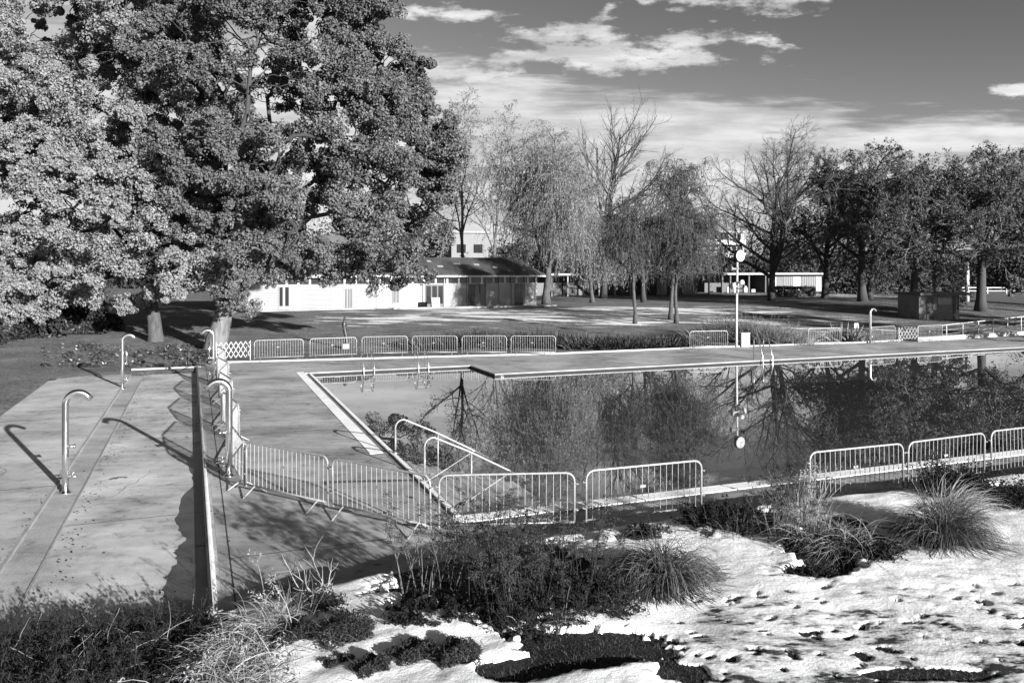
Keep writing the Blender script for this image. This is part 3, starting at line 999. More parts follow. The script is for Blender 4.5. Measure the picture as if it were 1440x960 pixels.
def slope_patch(rfo, px, fy, w, y0, y1, z0, z1):
    ym = (y0 + y1) / 2
    y = y0 + (ym - y0) * fy
    z = z0 + (z1 - z0) * fy
    sl = (z1 - z0) / (ym - y0)
    a = lx(px)
    mb = MB(); mb.add([[a, y, z + .03], [a + w, y, z + .03], [a + w, y + .45, z + .03 + .45 * sl], [a, y + .45, z + .03 + .45 * sl]], [[0, 1, 2, 3]])
    mb.build('roof_patch', M['patch'], rfo)
for px, fy, w in ((462, .35, .9), (476, .55, .6), (451, .62, .5), (487, .3, .5)):
    slope_patch(rf1, px, fy, w, -.8, 8.5, 3.32, 5.25)
for px, fy, w in ((622, .4, .6), (648, .55, .7), (676, .5, .6), (612, .7, .4), (700, .35, .5)):
    slope_patch(rf2, px, fy, w, -.2, 8.5, 3.24, 5.0)
def wall_item(name, m, px0, px1, z0, z1, y, parent=None, th=.06):
    mb = MB(); mb.span(lx(px0), lx(px1), y - th, y, z0, z1)
    return mb.build(name, M[m], parent or t)
d = wall_item('door', 'grey', 391.5, 406.5, .02, 2.2, -.002)
for x0, x1 in ((393, 397.5), (401, 406)):
    wall_item('door_pane', 'glass', x0, x1, .35, 2.1, -.064, d, .02)
wall_item('white_panel', 'white', 407.5, 422, .02, 2.3, -.002)
d = wall_item('double_door', 'white', 466, 482, .05, 1.95, -.002)
for x in (471, 476.5):
    wall_item('door_joint', 'grey', x, x + .5, .1, 1.9, -.064, d, .01)
d = wall_item('window', 'grey', 482.6, 495, .05, 1.95, -.002)
for x in (485, 489, 492.5):
    wall_item('pane', 'dark', x, x + 2.6, .1, 1.9, -.064, d, .02)
wall_item('white_panel', 'white', 530, 545, .02, 2.3, -.002)
d = wall_item('window', 'grey', 552, 562, .4, 2.0, -.002)
for x in (553, 557.5):
    wall_item('pane', 'dark', x, x + 3.4, .5, 1.9, -.064, d, .02)
for x0, x1 in ((600.5, 626), (661, 685), (727, 739)):
    d = wall_item('door', 'dark', x0, x1, .02, 2.25, .598)
    k = 3
    for i in range(k):
        xa = x0 + (x1 - x0) * (i + .12) / k; xb = x0 + (x1 - x0) * (i + .88) / k
        wall_item('door_pane', 'glass', xa, xb, .3, 2.1, .534, d, .02)
for x in (597, 627, 659.5, 686, 705, 722, 741, 756):
    mb = MB(); mb.span(lx(x) - .05, lx(x) + .05, .5, .59, .02, 2.96); mb.build('post', M['grey'], t)
mb = MB(); mb.span(aL - 1, lx(519), -2.6, -2.2, -.5, .14); mb.span(lx(545), aR + .9, -2.6, -2.2, -.5, .14)
mb.build('plinth', M['plinth'], t)
mb = MB(); mb.span(aL - 1, aR + .9, -2.18, -.0, -.5, .01); mb.build('terrace_slab', M['plinth'], t)
p = W(lx(606), BF - 1.6, 1.02)
t = thing('sandwich_board', 'white sandwich board leaning outside the dark door of the bath house', 'sign board', p, TH)
for s in (-1, 1):
    mb = MB()
    v = [[-.42, s * .25, 0], [.42, s * .25, 0], [.42, s * .03, 1.0], [-.42, s * .03, 1.0]]
    v += [[q[0], q[1] + .03 * s, q[2]] for q in v]
    mb.add(v, [[0, 1, 2, 3], [7, 6, 5, 4], [0, 4, 5, 1], [1, 5, 6, 2], [2, 6, 7, 3], [3, 7, 4, 0]])
    mb.build('board_panel', M['panel'], t)

# covered walkway and the entrance building beyond the willow
BW = 100.0
def lw(px): return float(local_px(px, BW))
t = thing('covered_walkway', 'long low covered walkway with thin flat roof on slim posts beyond the willow', 'walkway', W(0, BW, 1.0), TH)
mb = MB(); mb.span(lw(740), lw(1002), -1, 4, 2.9, 3.15); mb.build('roof', M['kerb'], t)
for px in range(752, 1000, 22):
    mb = MB(); mb.span(lw(px) - .09, lw(px) + .09, -.6, -.4, 0, 2.9); mb.build('post', M['grey'], t)
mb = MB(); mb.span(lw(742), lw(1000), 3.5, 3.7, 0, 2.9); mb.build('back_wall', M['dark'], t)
for px in (932, 968):
    mb = MB(); mb.span(lw(px - 7), lw(px + 7), .2, .4, 0, 2.6); mb.build('pale_screen', M['facade'], t)
t = thing('entrance_building', 'low flat roofed entrance building with dark open porch behind the clock pole', 'building', W(0, 106, 1.0), TH)
BE2 = 106.0
def le(px): return float(local_px(px, BE2))
mb = MB(); mb.span(le(1004), le(1150), -2.5, 9, 2.85, 3.15); mb.build('roof', M['panel'], t)
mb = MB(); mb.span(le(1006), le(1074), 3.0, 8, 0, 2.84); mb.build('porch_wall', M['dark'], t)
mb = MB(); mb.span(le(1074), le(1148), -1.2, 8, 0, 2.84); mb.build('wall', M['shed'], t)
for x0, x1, z0, z1 in ((1022, 1026, 0, .9), (1031, 1038, .0, 1.6), (1047, 1052, 0, .8), (1056, 1061, .05, .5)):
    mb = MB(); mb.span(le(x0), le(x1), -.2, .0, z0, z1); mb.build('white_panel', M['white'], t)
for px in (1006, 1017, 1043, 1066, 1073):
    mb = MB(); mb.span(le(px) - .12, le(px) + .12, -1.9, -1.6, 0, 2.85); mb.build('column', M['dark'], t)
for x0, x1 in ((1077, 1084), (1108, 1118), (1140, 1147)):
    mb = MB(); mb.span(le(x0), le(x1), -1.28, -1.21, .2, 2.5); mb.build('white_door', M['white'], t)
mb = MB()
for x in np.arange(1095, 1140, 3.2):
    for z in np.arange(.7, 2.6, .42):
        if 1106 < x < 1120:
            continue
        mb.span(le(x), le(x + 2.3), -1.26, -1.22, z, z + .32)
mb.build('glass_block_wall', M['facade'], t)

# apartment block and white house far behind
t = thing('apartment_block', 'pale apartment block with banded balconies showing between the trees behind the clock', 'building', atd(1000, 378, 185) * np.array([1, 1, 0]), R(14))
mb = MB(); mb.span(-16, 8.5, 0, 12, 0, 13.2); mb.build('facade', M['panel'], t)
mb = MB(); mb.span(-16.4, 8.9, -.6, 12.4, 13.2, 13.6); mb.build('roof', M['grey'], t)
for i in range(4):
    z = 1.4 + 3.0 * i
    mb = MB(); mb.span(-15.5, 8.2, -1.5, -.02, z, z + 1.1); mb.build('balcony', M['white'], t)
    for j in range(7):
        x = -14.6 + 3.35 * j
        f = MB(); f.span(x, x + 2.1, -.08, -.01, z + 1.1, z + 2.6); f = f.build('window', M['glass'], t)
        g = MB(); g.span(x + 1.0, x + 1.1, -.12, -.085, z + 1.1, z + 2.6); g.build('mullion', M['white'], f)
for j in (-6, 3):
    mb = MB(); mb.span(j, j + 1.6, 4, 6, 13.6, 15); mb.build('chimney', M['facade'], t)
t = thing('white_house', 'white house glimpsed through the big tree above the bath house roof', 'building', atd(470, 378, 125) * np.array([1, 1, 0]), R(10))
mb = MB(); mb.span(-4, 4, 0, 8, 0, 7.6); mb.build('wall', M['facade'], t)
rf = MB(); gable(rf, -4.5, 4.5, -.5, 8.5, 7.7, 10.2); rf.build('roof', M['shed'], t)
for x in (-2.6, .6):
    f = MB(); f.span(x, x + 1.4, -.06, -.01, 5.2, 6.6); f.build('window', M['glass'], t)
t = thing('terraced_house', 'pale house with flat roof hidden behind the birch and the bath house', 'building', atd(672, 378, 150) * np.array([1, 1, 0]), R(12))
mb = MB(); mb.span(-5, 2, 0, 9, 0, 11.5); mb.build('wall', M['facade'], t)
mb = MB(); mb.span(-5.4, 2.4, -.4, 9.4, 11.5, 11.9); mb.build('roof', M['grey'], t)
for x in (-4, -.8):
    for z in (4.6, 7.8):
        f = MB(); f.span(x, x + 1.7, -.06, -.01, z, z + 1.6); f.build('window', M['glass'], t)

# kiosk
KY = 72.0
base = atd(1322, 434, KY)
zk = float(lawn_z(base[0], base[1]))
t = thing('kiosk', 'small grey rendered kiosk with dark door and framed notice panel under the trees', 'kiosk', (base[0], base[1], zk), R(9))
s = F / KY
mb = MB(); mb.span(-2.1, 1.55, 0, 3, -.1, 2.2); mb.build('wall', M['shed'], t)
mb = MB(); mb.span(1.56, 2.15, .25, 2.8, -.1, .85); mb.build('counter', M['grey'], t)
mb = MB(); mb.span(1.56, 2.12, .3, 2.8, .86, 2.2); w_ = mb.build('corner_window', M['glass'], t)
mb = MB()
for x in (1.6, 1.84, 2.1):
    mb.span(x - .03, x + .03, .24, .3, .86, 2.2)
mb.build('window_frame', M['grey'], w_)
mb = MB(); mb.span(-2.3, 2.6, -.5, 3.3, 2.2, 2.42); mb.build('roof', M['dark'], t)
mb = MB(); mb.span(-1.35, -.65, -.05, -.003, -.0, 1.95); dd_ = mb.build('door', M['dark'], t)
mb = MB(); mb.span(-.75, -.7, -.09, -.052, .9, 1.02); mb.build('handle', M['galv'], dd_)
mb = MB(); mb.span(-.25, 1.1, -.04, -.003, 1.35, 1.95); mb.build('notice_panel', M['grey'], t)
mb = MB(); mb.span(1.3, 1.5, -.06, -.003, -.05, 2.18); mb.build('downpipe', M['dark'], t)
base = atd(1360, 417, 92)
mb = MB(); mb.tubes(np.array([[0, 0, 0], [0, 0, 3], [0, 0, 5.2]]), np.array([.24, .22, .2]), 10)
tag(mb.build('pale_post', M['white'], loc=(base[0], base[1], 1.0), smooth=True), 'thick white post rising behind the kiosk roof', 'post')
b0 = on_lawn(1362, 413)
t = thing('low_fence', 'low white rail fence crossing the bright lawn beyond the kiosk', 'fence', b0, R(-4))
for k, z in enumerate((.45, .95)):
    mb = MB(); mb.span(-1, 26, -.04, .04, z - .07, z + .07); mb.build('rail', M['white'], t)
for i in range(10):
    mb = MB(); mb.span(i * 2.8 - .06, i * 2.8 + .06, -.1, -.045, 0, 1.05); mb.build('post', M['white'], t)

# ------------------------------------------------------------------ growth
def unit(v):
    return v / (np.linalg.norm(v, axis=-1, keepdims=True) + 1e-9)

def grow(r, O, D, Ln, K, wander=.1, trop=(0, 0, 0)):
    """curved shoots from O along D; returns polylines (B,K+1,3)"""
    B = len(O)
    P = np.empty((B, K + 1, 3))
    P[:, 0] = O
    d = unit(np.asarray(D, float))
    st = (np.broadcast_to(np.asarray(Ln, float), (B,)) / K)[:, None]
    tr = np.asarray(trop, float)
    for k in range(K):
        d = unit(d + wander * r.normal(size=(B, 3)) + tr * (k + 1) / K)
        P[:, k + 1] = P[:, k] + d * st
    return P

def taper(r0, r1, K, p=1.0):
    t = (np.arange(K + 1) / K) ** p
    return np.asarray(r0)[:, None] * (1 - t) + np.asarray(r1)[:, None] * t

def branch(r, P, Rr, n, t0, t1, ang, ratio, K, wander, trop, up=0.0, shrink=.5, rr=.6, jit=.3, minr=.006, outward=None):
    B, K1, _ = P.shape
    par = np.repeat(np.arange(B), n)
    i = np.tile(np.arange(n), B)
    t = t0 + (t1 - t0) * (i + r.random(B * n)) / n
    x = t * (K1 - 1)
    k = np.clip(np.floor(x).astype(int), 0, K1 - 2)
    f = (x - k)[:, None]
    pos = P[par, k] * (1 - f) + P[par, k + 1] * f
    T = unit(P[par, k + 1] - P[par, k])
    az = i * 2.39996 + r.random(B)[par] * 2 * PI + r.normal(size=B * n) * .5
    ref = np.where(np.abs(T[:, 2:3]) > .9, np.array([[1., 0, 0]]), np.array([[0, 0, 1.]]))
    N1 = unit(np.cross(T, ref)); N2 = np.cross(T, N1)
    an = np.radians(ang) * (1 + jit * r.normal(size=B * n))
    D = np.cos(an)[:, None] * T + np.sin(an)[:, None] * (np.cos(az)[:, None] * N1 + np.sin(az)[:, None] * N2)
    D[:, 2] += up
    plen = np.linalg.norm(np.diff(P, axis=1), axis=2).sum(1)[par]
    Ln = plen * ratio * (1 - shrink * (t - t0) / max(1e-6, 1 - t0)) * (.75 + .5 * r.random(B * n))
    rad = Rr[par, k] * (1 - f[:, 0]) + Rr[par, k + 1] * f[:, 0]
    r0 = np.maximum(rad * rr, minr)
    Q = grow(r, pos, D, Ln, K, wander, trop)
    return Q, taper(r0, np.maximum(r0 * .35, minr * .6), K)

def pts_on(r, P, n, t0=.2, t1=1.0):
    """n random points on every polyline"""
    B, K1, _ = P.shape
    t = (t0 + (t1 - t0) * r.random((B, n))) * (K1 - 1)
    k = np.clip(t.astype(int), 0, K1 - 2)
    f = (t - k)[..., None]
    bi = np.arange(B)[:, None]
    return (P[bi, k] * (1 - f) + P[bi, k + 1] * f).reshape(-1, 3)

def leaning_trunk(r, H, r0, lean=(0, 0, 0), K=8, wander=.04, r1=.25):
    P = grow(r, np.zeros((1, 3)), np.array([[lean[0], lean[1], 1.0]]), [H], K, wander, (0, 0, .05))
    Rr = taper(np.array([r0]), np.array([r0 * r1]), K, .9)
    Rr[:, 0] *= 1.35
    return P, Rr

def tree_thing(name, label, base, group, trunk_mb, crown_mb, bark, leaf, crown_name='crown'):
    t = thing(name, label, 'tree', base, 0, group)
    trunk_mb.build('trunk', M[bark], t, True)
    if crown_mb is not None and crown_mb.n:
        crown_mb.build(crown_name, M[leaf], t)
    return t

# ---- the big leafy trees
def px_mass(px, py, rx, ry, Y):
    c = atd(px, py, Y)
    s = Y / F
    return c, np.array([rx * s, .75 * (rx + ry) / 2 * s + 1.0, ry * s])

def oak(name, label, base, trunk_path, trunk_r, masses, seed, leaf, clump=1.1, nleaf=760, lsize=.152, dens=1.0, holes=(), gap_t=.425, bark='bark_light'):
    r = np.random.default_rng(seed)
    cen, rad = [], []
    for m in masses:
        c, e = px_mass(*m)
        area = (e[0] * e[2] + e[0] * e[1] + e[1] * e[2]) / 3 * 12.56
        n = int(area / (clump ** 2 * 3.0) * dens * 1.35) + 3
        u = unit(r.normal(size=(n, 3)))
        q = c + u * e * (.45 + .57 * r.random((n, 1)) ** .45)
        # leave out clumps that sit deep inside another mass
        keep = np.ones(n, bool)
        for m2 in masses:
            if m2 is m:
                continue
            c2, e2 = px_mass(*m2)
            keep &= (((q - c2) / e2) ** 2).sum(1) > .16
        keep &= q[:, 2] > 1.2
        gap = fbm(q[:, 0] * .42 + seed * 3 + .25 * q[:, 1], q[:, 2] * .3 - .2 * q[:, 1], 3, seed)
        keep &= (gap > gap_t) | (r.random(n) < .15)
        for hx, hy, hr in holes:
            ppx = HX + F * q[:, 0] / q[:, 1]; ppy = HY + F * (CAMZ - q[:, 2]) / q[:, 1]
            keep &= np.hypot(ppx - hx, ppy - hy) > hr
        cen.append(q[keep]); rad.append(clump * (.45 + .85 * r.random(keep.sum())))
    cen, rad = np.concatenate(cen), np.concatenate(rad)
    base = np.asarray(base)
    # sub-clumps: every clump is a handful of leaf rosettes
    S = 7
    sc_ = np.repeat(cen, S, 0) + unit(r.normal(size=(len(cen) * S, 3))) * np.repeat(rad, S)[:, None] * np.array([.75, .75, .6]) * (.55 + .45 * r.random((len(cen) * S, 1)))
    sr = np.repeat(rad, S) * (.3 + .22 * r.random(len(sc_)))
    per = max(4, nleaf // S)
    u = unit(r.normal(size=(len(sc_) * per, 3)))
    rr_ = (.35 + .65 * r.random((len(u), 1)) ** .5)
    C = np.repeat(sc_, per, 0) + u * np.repeat(sr, per)[:, None] * rr_ * np.array([1, 1, .85])
    Nn = u + .75 * r.normal(size=u.shape) + np.array([.1, -.2, .35])
    crown = MB()
    crown.leaves(C - base, Nn, lsize * (.55 + .8 * r.random(len(C))), .8, r)
    tk = MB()
    tp = np.array(trunk_path, float)
    tk.tubes(tp - base, np.array(trunk_r), 14)
    # limbs to the clumps, in two steps through limb heads
    top = tp[-1]
    heads = []
    for m in masses:
        c, e = px_mass(*m)
        heads.append(c - np.array([0, 0, e[2] * .25]))
    heads = np.array(heads)
    def link(p, q, r0, r1, sag=.1):
        K = 14
        t = np.linspace(0, 1, K)[None, :, None]
        d = np.linalg.norm(q - p, axis=1)[:, None, None]
        mid = r.normal(size=(len(p), 1, 3)) * d * .13 + np.array([0, 0, 1.]) * d * sag
        P = p[:, None] * (1 - t) + q[:, None] * t + mid * np.sin(t * PI)
        P[:, 1:-1] += r.normal(size=(len(p), K - 2, 3)) * d * .015
        return P, np.broadcast_to(np.linspace(0, 1, K) ** .8 * (r1 - r0) + r0, (len(p), K))
    tpos = np.linspace(.7, 1, len(heads))
    org = np.array([tp[np.clip(int(tt * (len(tp) - 1)), 1, len(tp) - 1)] for tt in r.permutation(tpos)])
    P, Q = link(org, heads, trunk_r[-1] * .5, .07, .2); lb = MB(); lb.tubes(P - base, Q, 8)
    pts = P[:, 3:].reshape(-1, 3)
    near_ = (((cen[:, None] - pts[None]) ** 2).sum(2) * (1 + .8 * r.random((len(cen), len(pts))))).argmin(1)
    P, Q = link(pts[near_], cen, .055, .015, .08); lb.tubes(P - base, Q, 5)
    t = tree_thing(name, label, base, 'big leafy trees beside the pool', tk, crown, bark, leaf)
    lb.build('limbs', M['twig'], t, True)
    return t

bA = at(304, 492, .1); YA = bA[1]
pathA = [bA - [.05, 0, .3], bA + [0, 0, .45], bA + [.32, 0, 1.6], bA + [.72, .1, 3.2], bA + [1.1, .2, 5.0], bA + [1.35, .4, 7.5], bA + [1.7, .6, 10.5]]
mA = [(440, 50, 92, 100, YA + 1), (510, 190, 105, 90, YA), (600, 290, 50, 55, YA + 1), (575, 285, 72, 80, YA + .5), (400, 180, 120, 130, YA - 1), (420, 320, 110, 52, YA - 1.5),
      (330, 70, 130, 120, YA + 1.5), (552, 372, 54, 42, YA - 1), (470, 365, 40, 26, YA + .5), (300, 250, 90, 95, YA + 1), (567, 112, 42, 48, YA + 1.5), (420, -70, 115, 80, YA + 2), (515, 20, 40, 60, YA + 1),
      (345, 398, 24, 36, YA - 1.2), (392, 366, 36, 24, YA - .6), (604, 215, 38, 70, YA + 1)]
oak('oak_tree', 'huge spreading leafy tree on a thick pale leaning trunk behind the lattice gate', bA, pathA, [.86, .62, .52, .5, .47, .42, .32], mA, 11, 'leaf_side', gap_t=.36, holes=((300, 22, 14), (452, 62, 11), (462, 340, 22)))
bB = at(219, 484, .1); YB = bB[1]
pathB = [bB - [0, 0, .3], bB + [0, 0, .5], bB + [-.1, 0, 1.5], bB + [-.35, .1, 2.6], bB + [-.6, .1, 4.5], bB + [-1, .3, 7], bB + [-1.2, .5, 10]]
mB = [(120, 110, 150, 130, YB + 1.5), (60, 260, 120, 90, YB), (205, 320, 118, 92, YB - 2), (190, 386, 110, 42, YB - 2.2), (65, 380, 80, 52, YB - 1.5), (245, 200, 95, 95, YB), (20, 60, 110, 90, YB + 2), (200, 30, 120, 80, YB + 2.5),
      (-60, 200, 110, 150, YB + 1), (-40, 360, 90, 70, YB), (15, 418, 70, 34, YB - .5), (150, 420, 34, 20, YB - 2), (100, -60, 160, 70, YB + 2), (150, 250, 80, 70, YB - 1.5)]
oak('oak_tree', 'huge low branched leafy tree on a dark shaded trunk set in leafy ground cover', bB, pathB, [.66, .45, .4, .42, .4, .34, .26], mB, 12, 'leaf_oak', bark='bark', holes=((170, 120, 18), (225, 255, 14), (50, 300, 16)))  # darker bark puts the crown's shade into the trunk colour

# ---- leafless and fine-twigged trees
def bare_tree(name, label, base, H, r0, seed, levels, bark='twig', leaf=None, leaf_n=0, leaf_size=.16, group=None, lean=(0, 0, 0), stem=1.0, r1=.25, hang=0.0, wander=.04, leaf_aspect=.6, twigm=None):
    r = np.random.default_rng(seed)
    P, Rr = leaning_trunk(r, H * stem, r0, lean, 9, wander, r1)
    tk = MB(); tk.tubes(P, Rr, 10)
    tips = None
    Ps, Rs = P, Rr
    tw = MB()
    for i, (n, t0, t1, ang, ratio, K, wd, trop, up) in enumerate(levels):
        Ps, Rs = branch(r, Ps, Rs, n, t0, t1, ang, ratio, K, wd, trop, up, minr=.011)
        (tk if i == 0 else tw).tubes(Ps, Rs, 6 if i == 0 else (4 if i == 1 else 3), False)
    crown = None
    if leaf_n:
        C = pts_on(r, Ps, leaf_n)
        C = C + r.normal(size=C.shape) * leaf_size * .5
        C[:, 2] -= hang * r.random(len(C))
        crown = MB(); crown.leaves(C, r.normal(size=C.shape) + np.array([.3, -.5, .3]), leaf_size * (.6 + .8 * r.random(len(C))), leaf_aspect, r)
    t = tree_thing(name, label, base, group, tk, crown, bark, leaf)
    tw.build('twigs', M[twigm or bark], t)
    return t

G1 = 'bare winter trees beyond the lawn'
def ground_at(px, Y):
    p = atd(px, 400, Y)
    return np.array([p[0], p[1], float(lawn_z(p[0], p[1]))])
# poplar-like bare tree
bare_tree('bare_tree', 'tall bare tree with upswept dark limbs rising above the willow and young birches', ground_at(848, 102), 20.8, .4, 3,
          [(19, .26, .98, 44, .56, 8, .08, (0, 0, .13), .12), (9, .15, 1, 36, .48, 6, .1, (0, 0, .12), .05), (8, .15, 1, 34, .5, 5, .12, (0, 0, .06), 0)], 'twig', group=G1)
# broad bare tree, right of the clock
bare_tree('bare_tree', 'broad bare spreading tree standing over the entrance building and dark clipped hedge', ground_at(1086, 96), 18.5, .45, 4,
          [(18, .14, .95, 54, .88, 8, .1, (0, 0, .15), .12), (10, .2, 1, 42, .5, 6, .12, (0, 0, .08), .08), (9, .15, 1, 40, .5, 5, .14, (0, 0, .03), 0), (6, .2, 1, 38, .55, 4, .12, (0, 0, 0), 0)], 'twig', 'leaf_dark', 0, group=G1, r1=.3, stem=.8)
# birches behind the bath house
for px, Y, H, sd, lb in ((652, 98, 22.5, 5, 'pale twiggy birch with a forked white stem rising behind the bath house roof'), (692, 104, 21.5, 6, 'second pale twiggy birch, half hidden by the willow, behind the bath house')):
    bare_tree('birch_tree', lb, ground_at(px, Y), H, .26, sd, [(13, .25, .97, 34, .42, 7, .1, (0, 0, .1), .1), (9, .2, 1, 42, .45, 6, .14, (0, 0, -.05), 0), (8, .2, 1, 45, .55, 5, .16, (0, 0, -.22), 0)], 'twig_mid', 'fine', 4, .16, group=G1)

# weeping trees
def weeping(name, label, base, H, r0, seed, n_limb, spread, n_strand, strand_len, bark, leaf, group, leaf_n=9, leaf_size=.2, tw='twig_mid', stem=.55, up=.35, low=1.5, sub=5, ratio=.9, start=.35):
    r = np.random.default_rng(seed)
    P, Rr = leaning_trunk(r, H * stem, r0, (0, 0, 0), 8, .05, .45)
    tk = MB(); tk.tubes(P, Rr, 10)
    P1, R1 = branch(r, P, Rr, n_limb, start, 1.0, spread, ratio, 8, .09, (0, 0, .1), up, shrink=.1, rr=.6)
    tk.tubes(P1, R1, 6)
    P2, R2 = branch(r, P1, R1, sub, .25, 1.0, 48, .5, 6, .13, (0, 0, .0), .15, shrink=.45, rr=.6, minr=.015)
    tk.tubes(P2, R2, 4)
    O = pts_on(r, P2, max(1, n_strand // len(P2)), .3, 1.0)
    D = r.normal(size=O.shape) * .8; D[:, 2] = .15
    room = np.maximum(.5, O[:, 2] - low * (.6 + .8 * r.random(len(O))))
    Ln = np.minimum(room, strand_len * (.35 + .8 * r.random(len(O))))
    S = grow(r, O, D, Ln, 7, .12, (0, 0, -1.1))
    st = MB(); st.tubes(S, np.array([.014, .013, .012, .011, .01, .009, .008, .006]), 3, False)
    C = pts_on(r, S, leaf_n, .05, 1.0)
    C += r.normal(size=C.shape) * .06
    # long leaves hanging along the strand
    B = len(C)
    d = r.normal(size=(B, 3)) * .45; d[:, 2] -= 1
    d = unit(d)
    w = unit(np.cross(d, r.normal(size=(B, 3))))
    L_ = (leaf_size * (.6 + .8 * r.random(B)))[:, None]
    cr = MB()
    v = np.stack([C, C + d * L_ * .5 + w * L_ * .16, C + d * L_, C + d * L_ * .5 - w * L_ * .16], 1).reshape(-1, 3)
    cr.add(v, (np.arange(B) * 4)[:, None] + np.arange(4)[None])
    t = tree_thing(name, label, base, group, tk, cr, bark, leaf)
    st.build('hanging_twig', M[tw], t)
    return t
weeping('weeping_willow', 'large weeping willow with curtains of fine hanging twigs at the bath house end', ground_at(768, 86), 17.2, .42, 21, 17, 40, 2500, 6.0, 'bark', 'willow', None, leaf_n=15, leaf_size=.24, up=.5, low=1.2, sub=7, ratio=.98, stem=.56, start=.3)
weeping('weeping_willow', 'smaller weeping willow whose strands touch the lawn before the covered walkway', ground_at(833, 90), 10.0, .26, 22, 11, 40, 1000, 5.0, 'bark', 'willow', None, leaf_n=16, leaf_size=.24, up=.3, low=.9, sub=6)
G2 = 'young drooping trees on the lawn'
p = on_lawn(893, 455)
weeping('young_birch', 'young drooping tree on a single slim stem standing alone on the lawn', p, 10.6, .16, 23, 13, 44, 1100, 2.6, 'bark', 'fine', G2, leaf_n=12, leaf_size=.15, tw='twig', up=.3, low=3.2, stem=.7, ratio=.52, start=.4)
p = on_lawn(942.5, 449)
weeping('young_birch', 'taller young drooping tree, the stem further back of the close pair', p, 12.9, .17, 24, 15, 34, 1000, 2.2, 'bark', 'fine', G2, leaf_n=13, tw='twig', leaf_size=.16, up=.4, low=3.4, stem=.78, ratio=.45, start=.4)
p = on_lawn(951, 454)
weeping('young_birch', 'young drooping tree, the stem nearer the pool of the close pair', p, 10.8, .17, 25, 14, 46, 1300, 3.2, 'bark', 'fine', G2, leaf_n=12, tw='twig', leaf_size=.16, up=.25, low=2.2, stem=.62, ratio=.62, start=.4)
# denser dark tree behind them
bare_tree('dense_tree', 'dark rounded twiggy tree filling the gap behind the single young birch', ground_at(905, 92), 10.5, .3, 26, [(14, .25, .95, 50, .6, 7, .12, (0, 0, .1), .15), (8, .2, 1, 45, .5, 6, .14, (0, 0, 0), 0), (7, .2, 1, 45, .5, 4, .16, (0, 0, 0), 0)], 'twig', 'leaf_dark', 4, .2, group=G1)

# large dark trees on the right lawn, still in thin leaf
def dark_tree(label, base, H, r0, seed, lean=(0, 0, 0), lv0=13, leaf_n=4, up=.14, droop=-.12, stem=.62, ratio=.72, ang=58):
    return bare_tree('spreading_tree', label, base, H, r0, seed,
                     [(lv0, .28, 1.0, ang, ratio, 8, .12, (0, 0, .02), up), (9, .2, 1, 48, .55, 7, .15, (0, 0, droop * .5), .05), (9, .12, 1, 46, .52, 5, .16, (0, 0, droop), 0), (4, .2, 1, 40, .5, 3, .12, (0, 0, droop), 0)],
                     'twig', 'leaf_right', leaf_n, .18, group='broad dark trees round the kiosk', lean=lean, stem=stem, r1=.4, leaf_aspect=.75, twigm='twig_mid')  # near-black trunk colour stands in for shade under the crowns
dark_tree('broad dark tree on a twin trunk with pale drooping twigs behind the distant shower pipe', on_lawn(1213, 424), 23, .5, 41, lv0=16, ratio=.72)
dark_tree('second trunk close behind the twin of the broad dark tree', on_lawn(1222, 421), 20, .4, 32, (.05, 0, 0), lv0=11)
dark_tree('broad dark tree with low sweeping branches standing in front of the kiosk', on_lawn(1284, 438), 16.8, .42, 33, lv0=16, ang=66, droop=-.2, up=.05, ratio=.8)
dark_tree('broad dark tree with shade-darkened trunk just beyond the kiosk corner window', on_lawn(1379, 437), 19, .5, 34, lv0=15, ratio=.72)
dark_tree('broad dark tree mostly outside the picture, its crown overhanging the sloping railing', on_lawn(1475, 440), 20, .5, 35, lv0=14)
dark_tree('dark leafy tree behind the kiosk, filling the skyline between larger neighbours', ground_at(1318, 92), 22.5, .45, 36, lv0=14)
dark_tree('dark leafy tree behind the twin trunked one, beside the broad bare tree', ground_at(1160, 104), 22, .42, 37, lv0=14)
bare_tree('apple_tree', 'low forked orchard tree with pale bark on the bright lawn beyond the kiosk', on_lawn(1421, 417), 6.2, .3, 38, [(8, .15, .8, 55, .95, 7, .12, (0, 0, .12), .15), (8, .2, 1, 45, .5, 5, .14, (0, 0, .03), 0), (6, .2, 1, 45, .5, 4, .15, (0, 0, 0), 0)], 'bark_light', 'leaf_mid', 4, .22, group=None, stem=.35, r1=.6)
# trees standing beyond the edge of the picture: their long shadows cross the lawn
for i, (x, y, h, lb) in enumerate(((58, 56, 15, 'bare tree outside the frame, first of those shading the lawn'), (62, 45, 15, 'bare tree outside the frame, second of those shading the lawn'), (47, 42, 13, 'bare tree outside the frame beside the pool end'), (82, 64, 16, 'bare tree outside the frame, tallest of those shading the lawn'))):
    bare_tree('shade_tree', lb, (x, y, 0), h, .4, 50 + i, [(13, .25, .95, 55, .65, 7, .12, (0, 0, .08), .1), (8, .2, 1, 45, .5, 6, .14, (0, 0, 0), 0), (6, .2, 1, 45, .5, 4, .15, (0, 0, 0), 0)], 'twig', 'leaf_dark', 9, .34, group='trees shading the lawn from outside the picture', stem=.7)

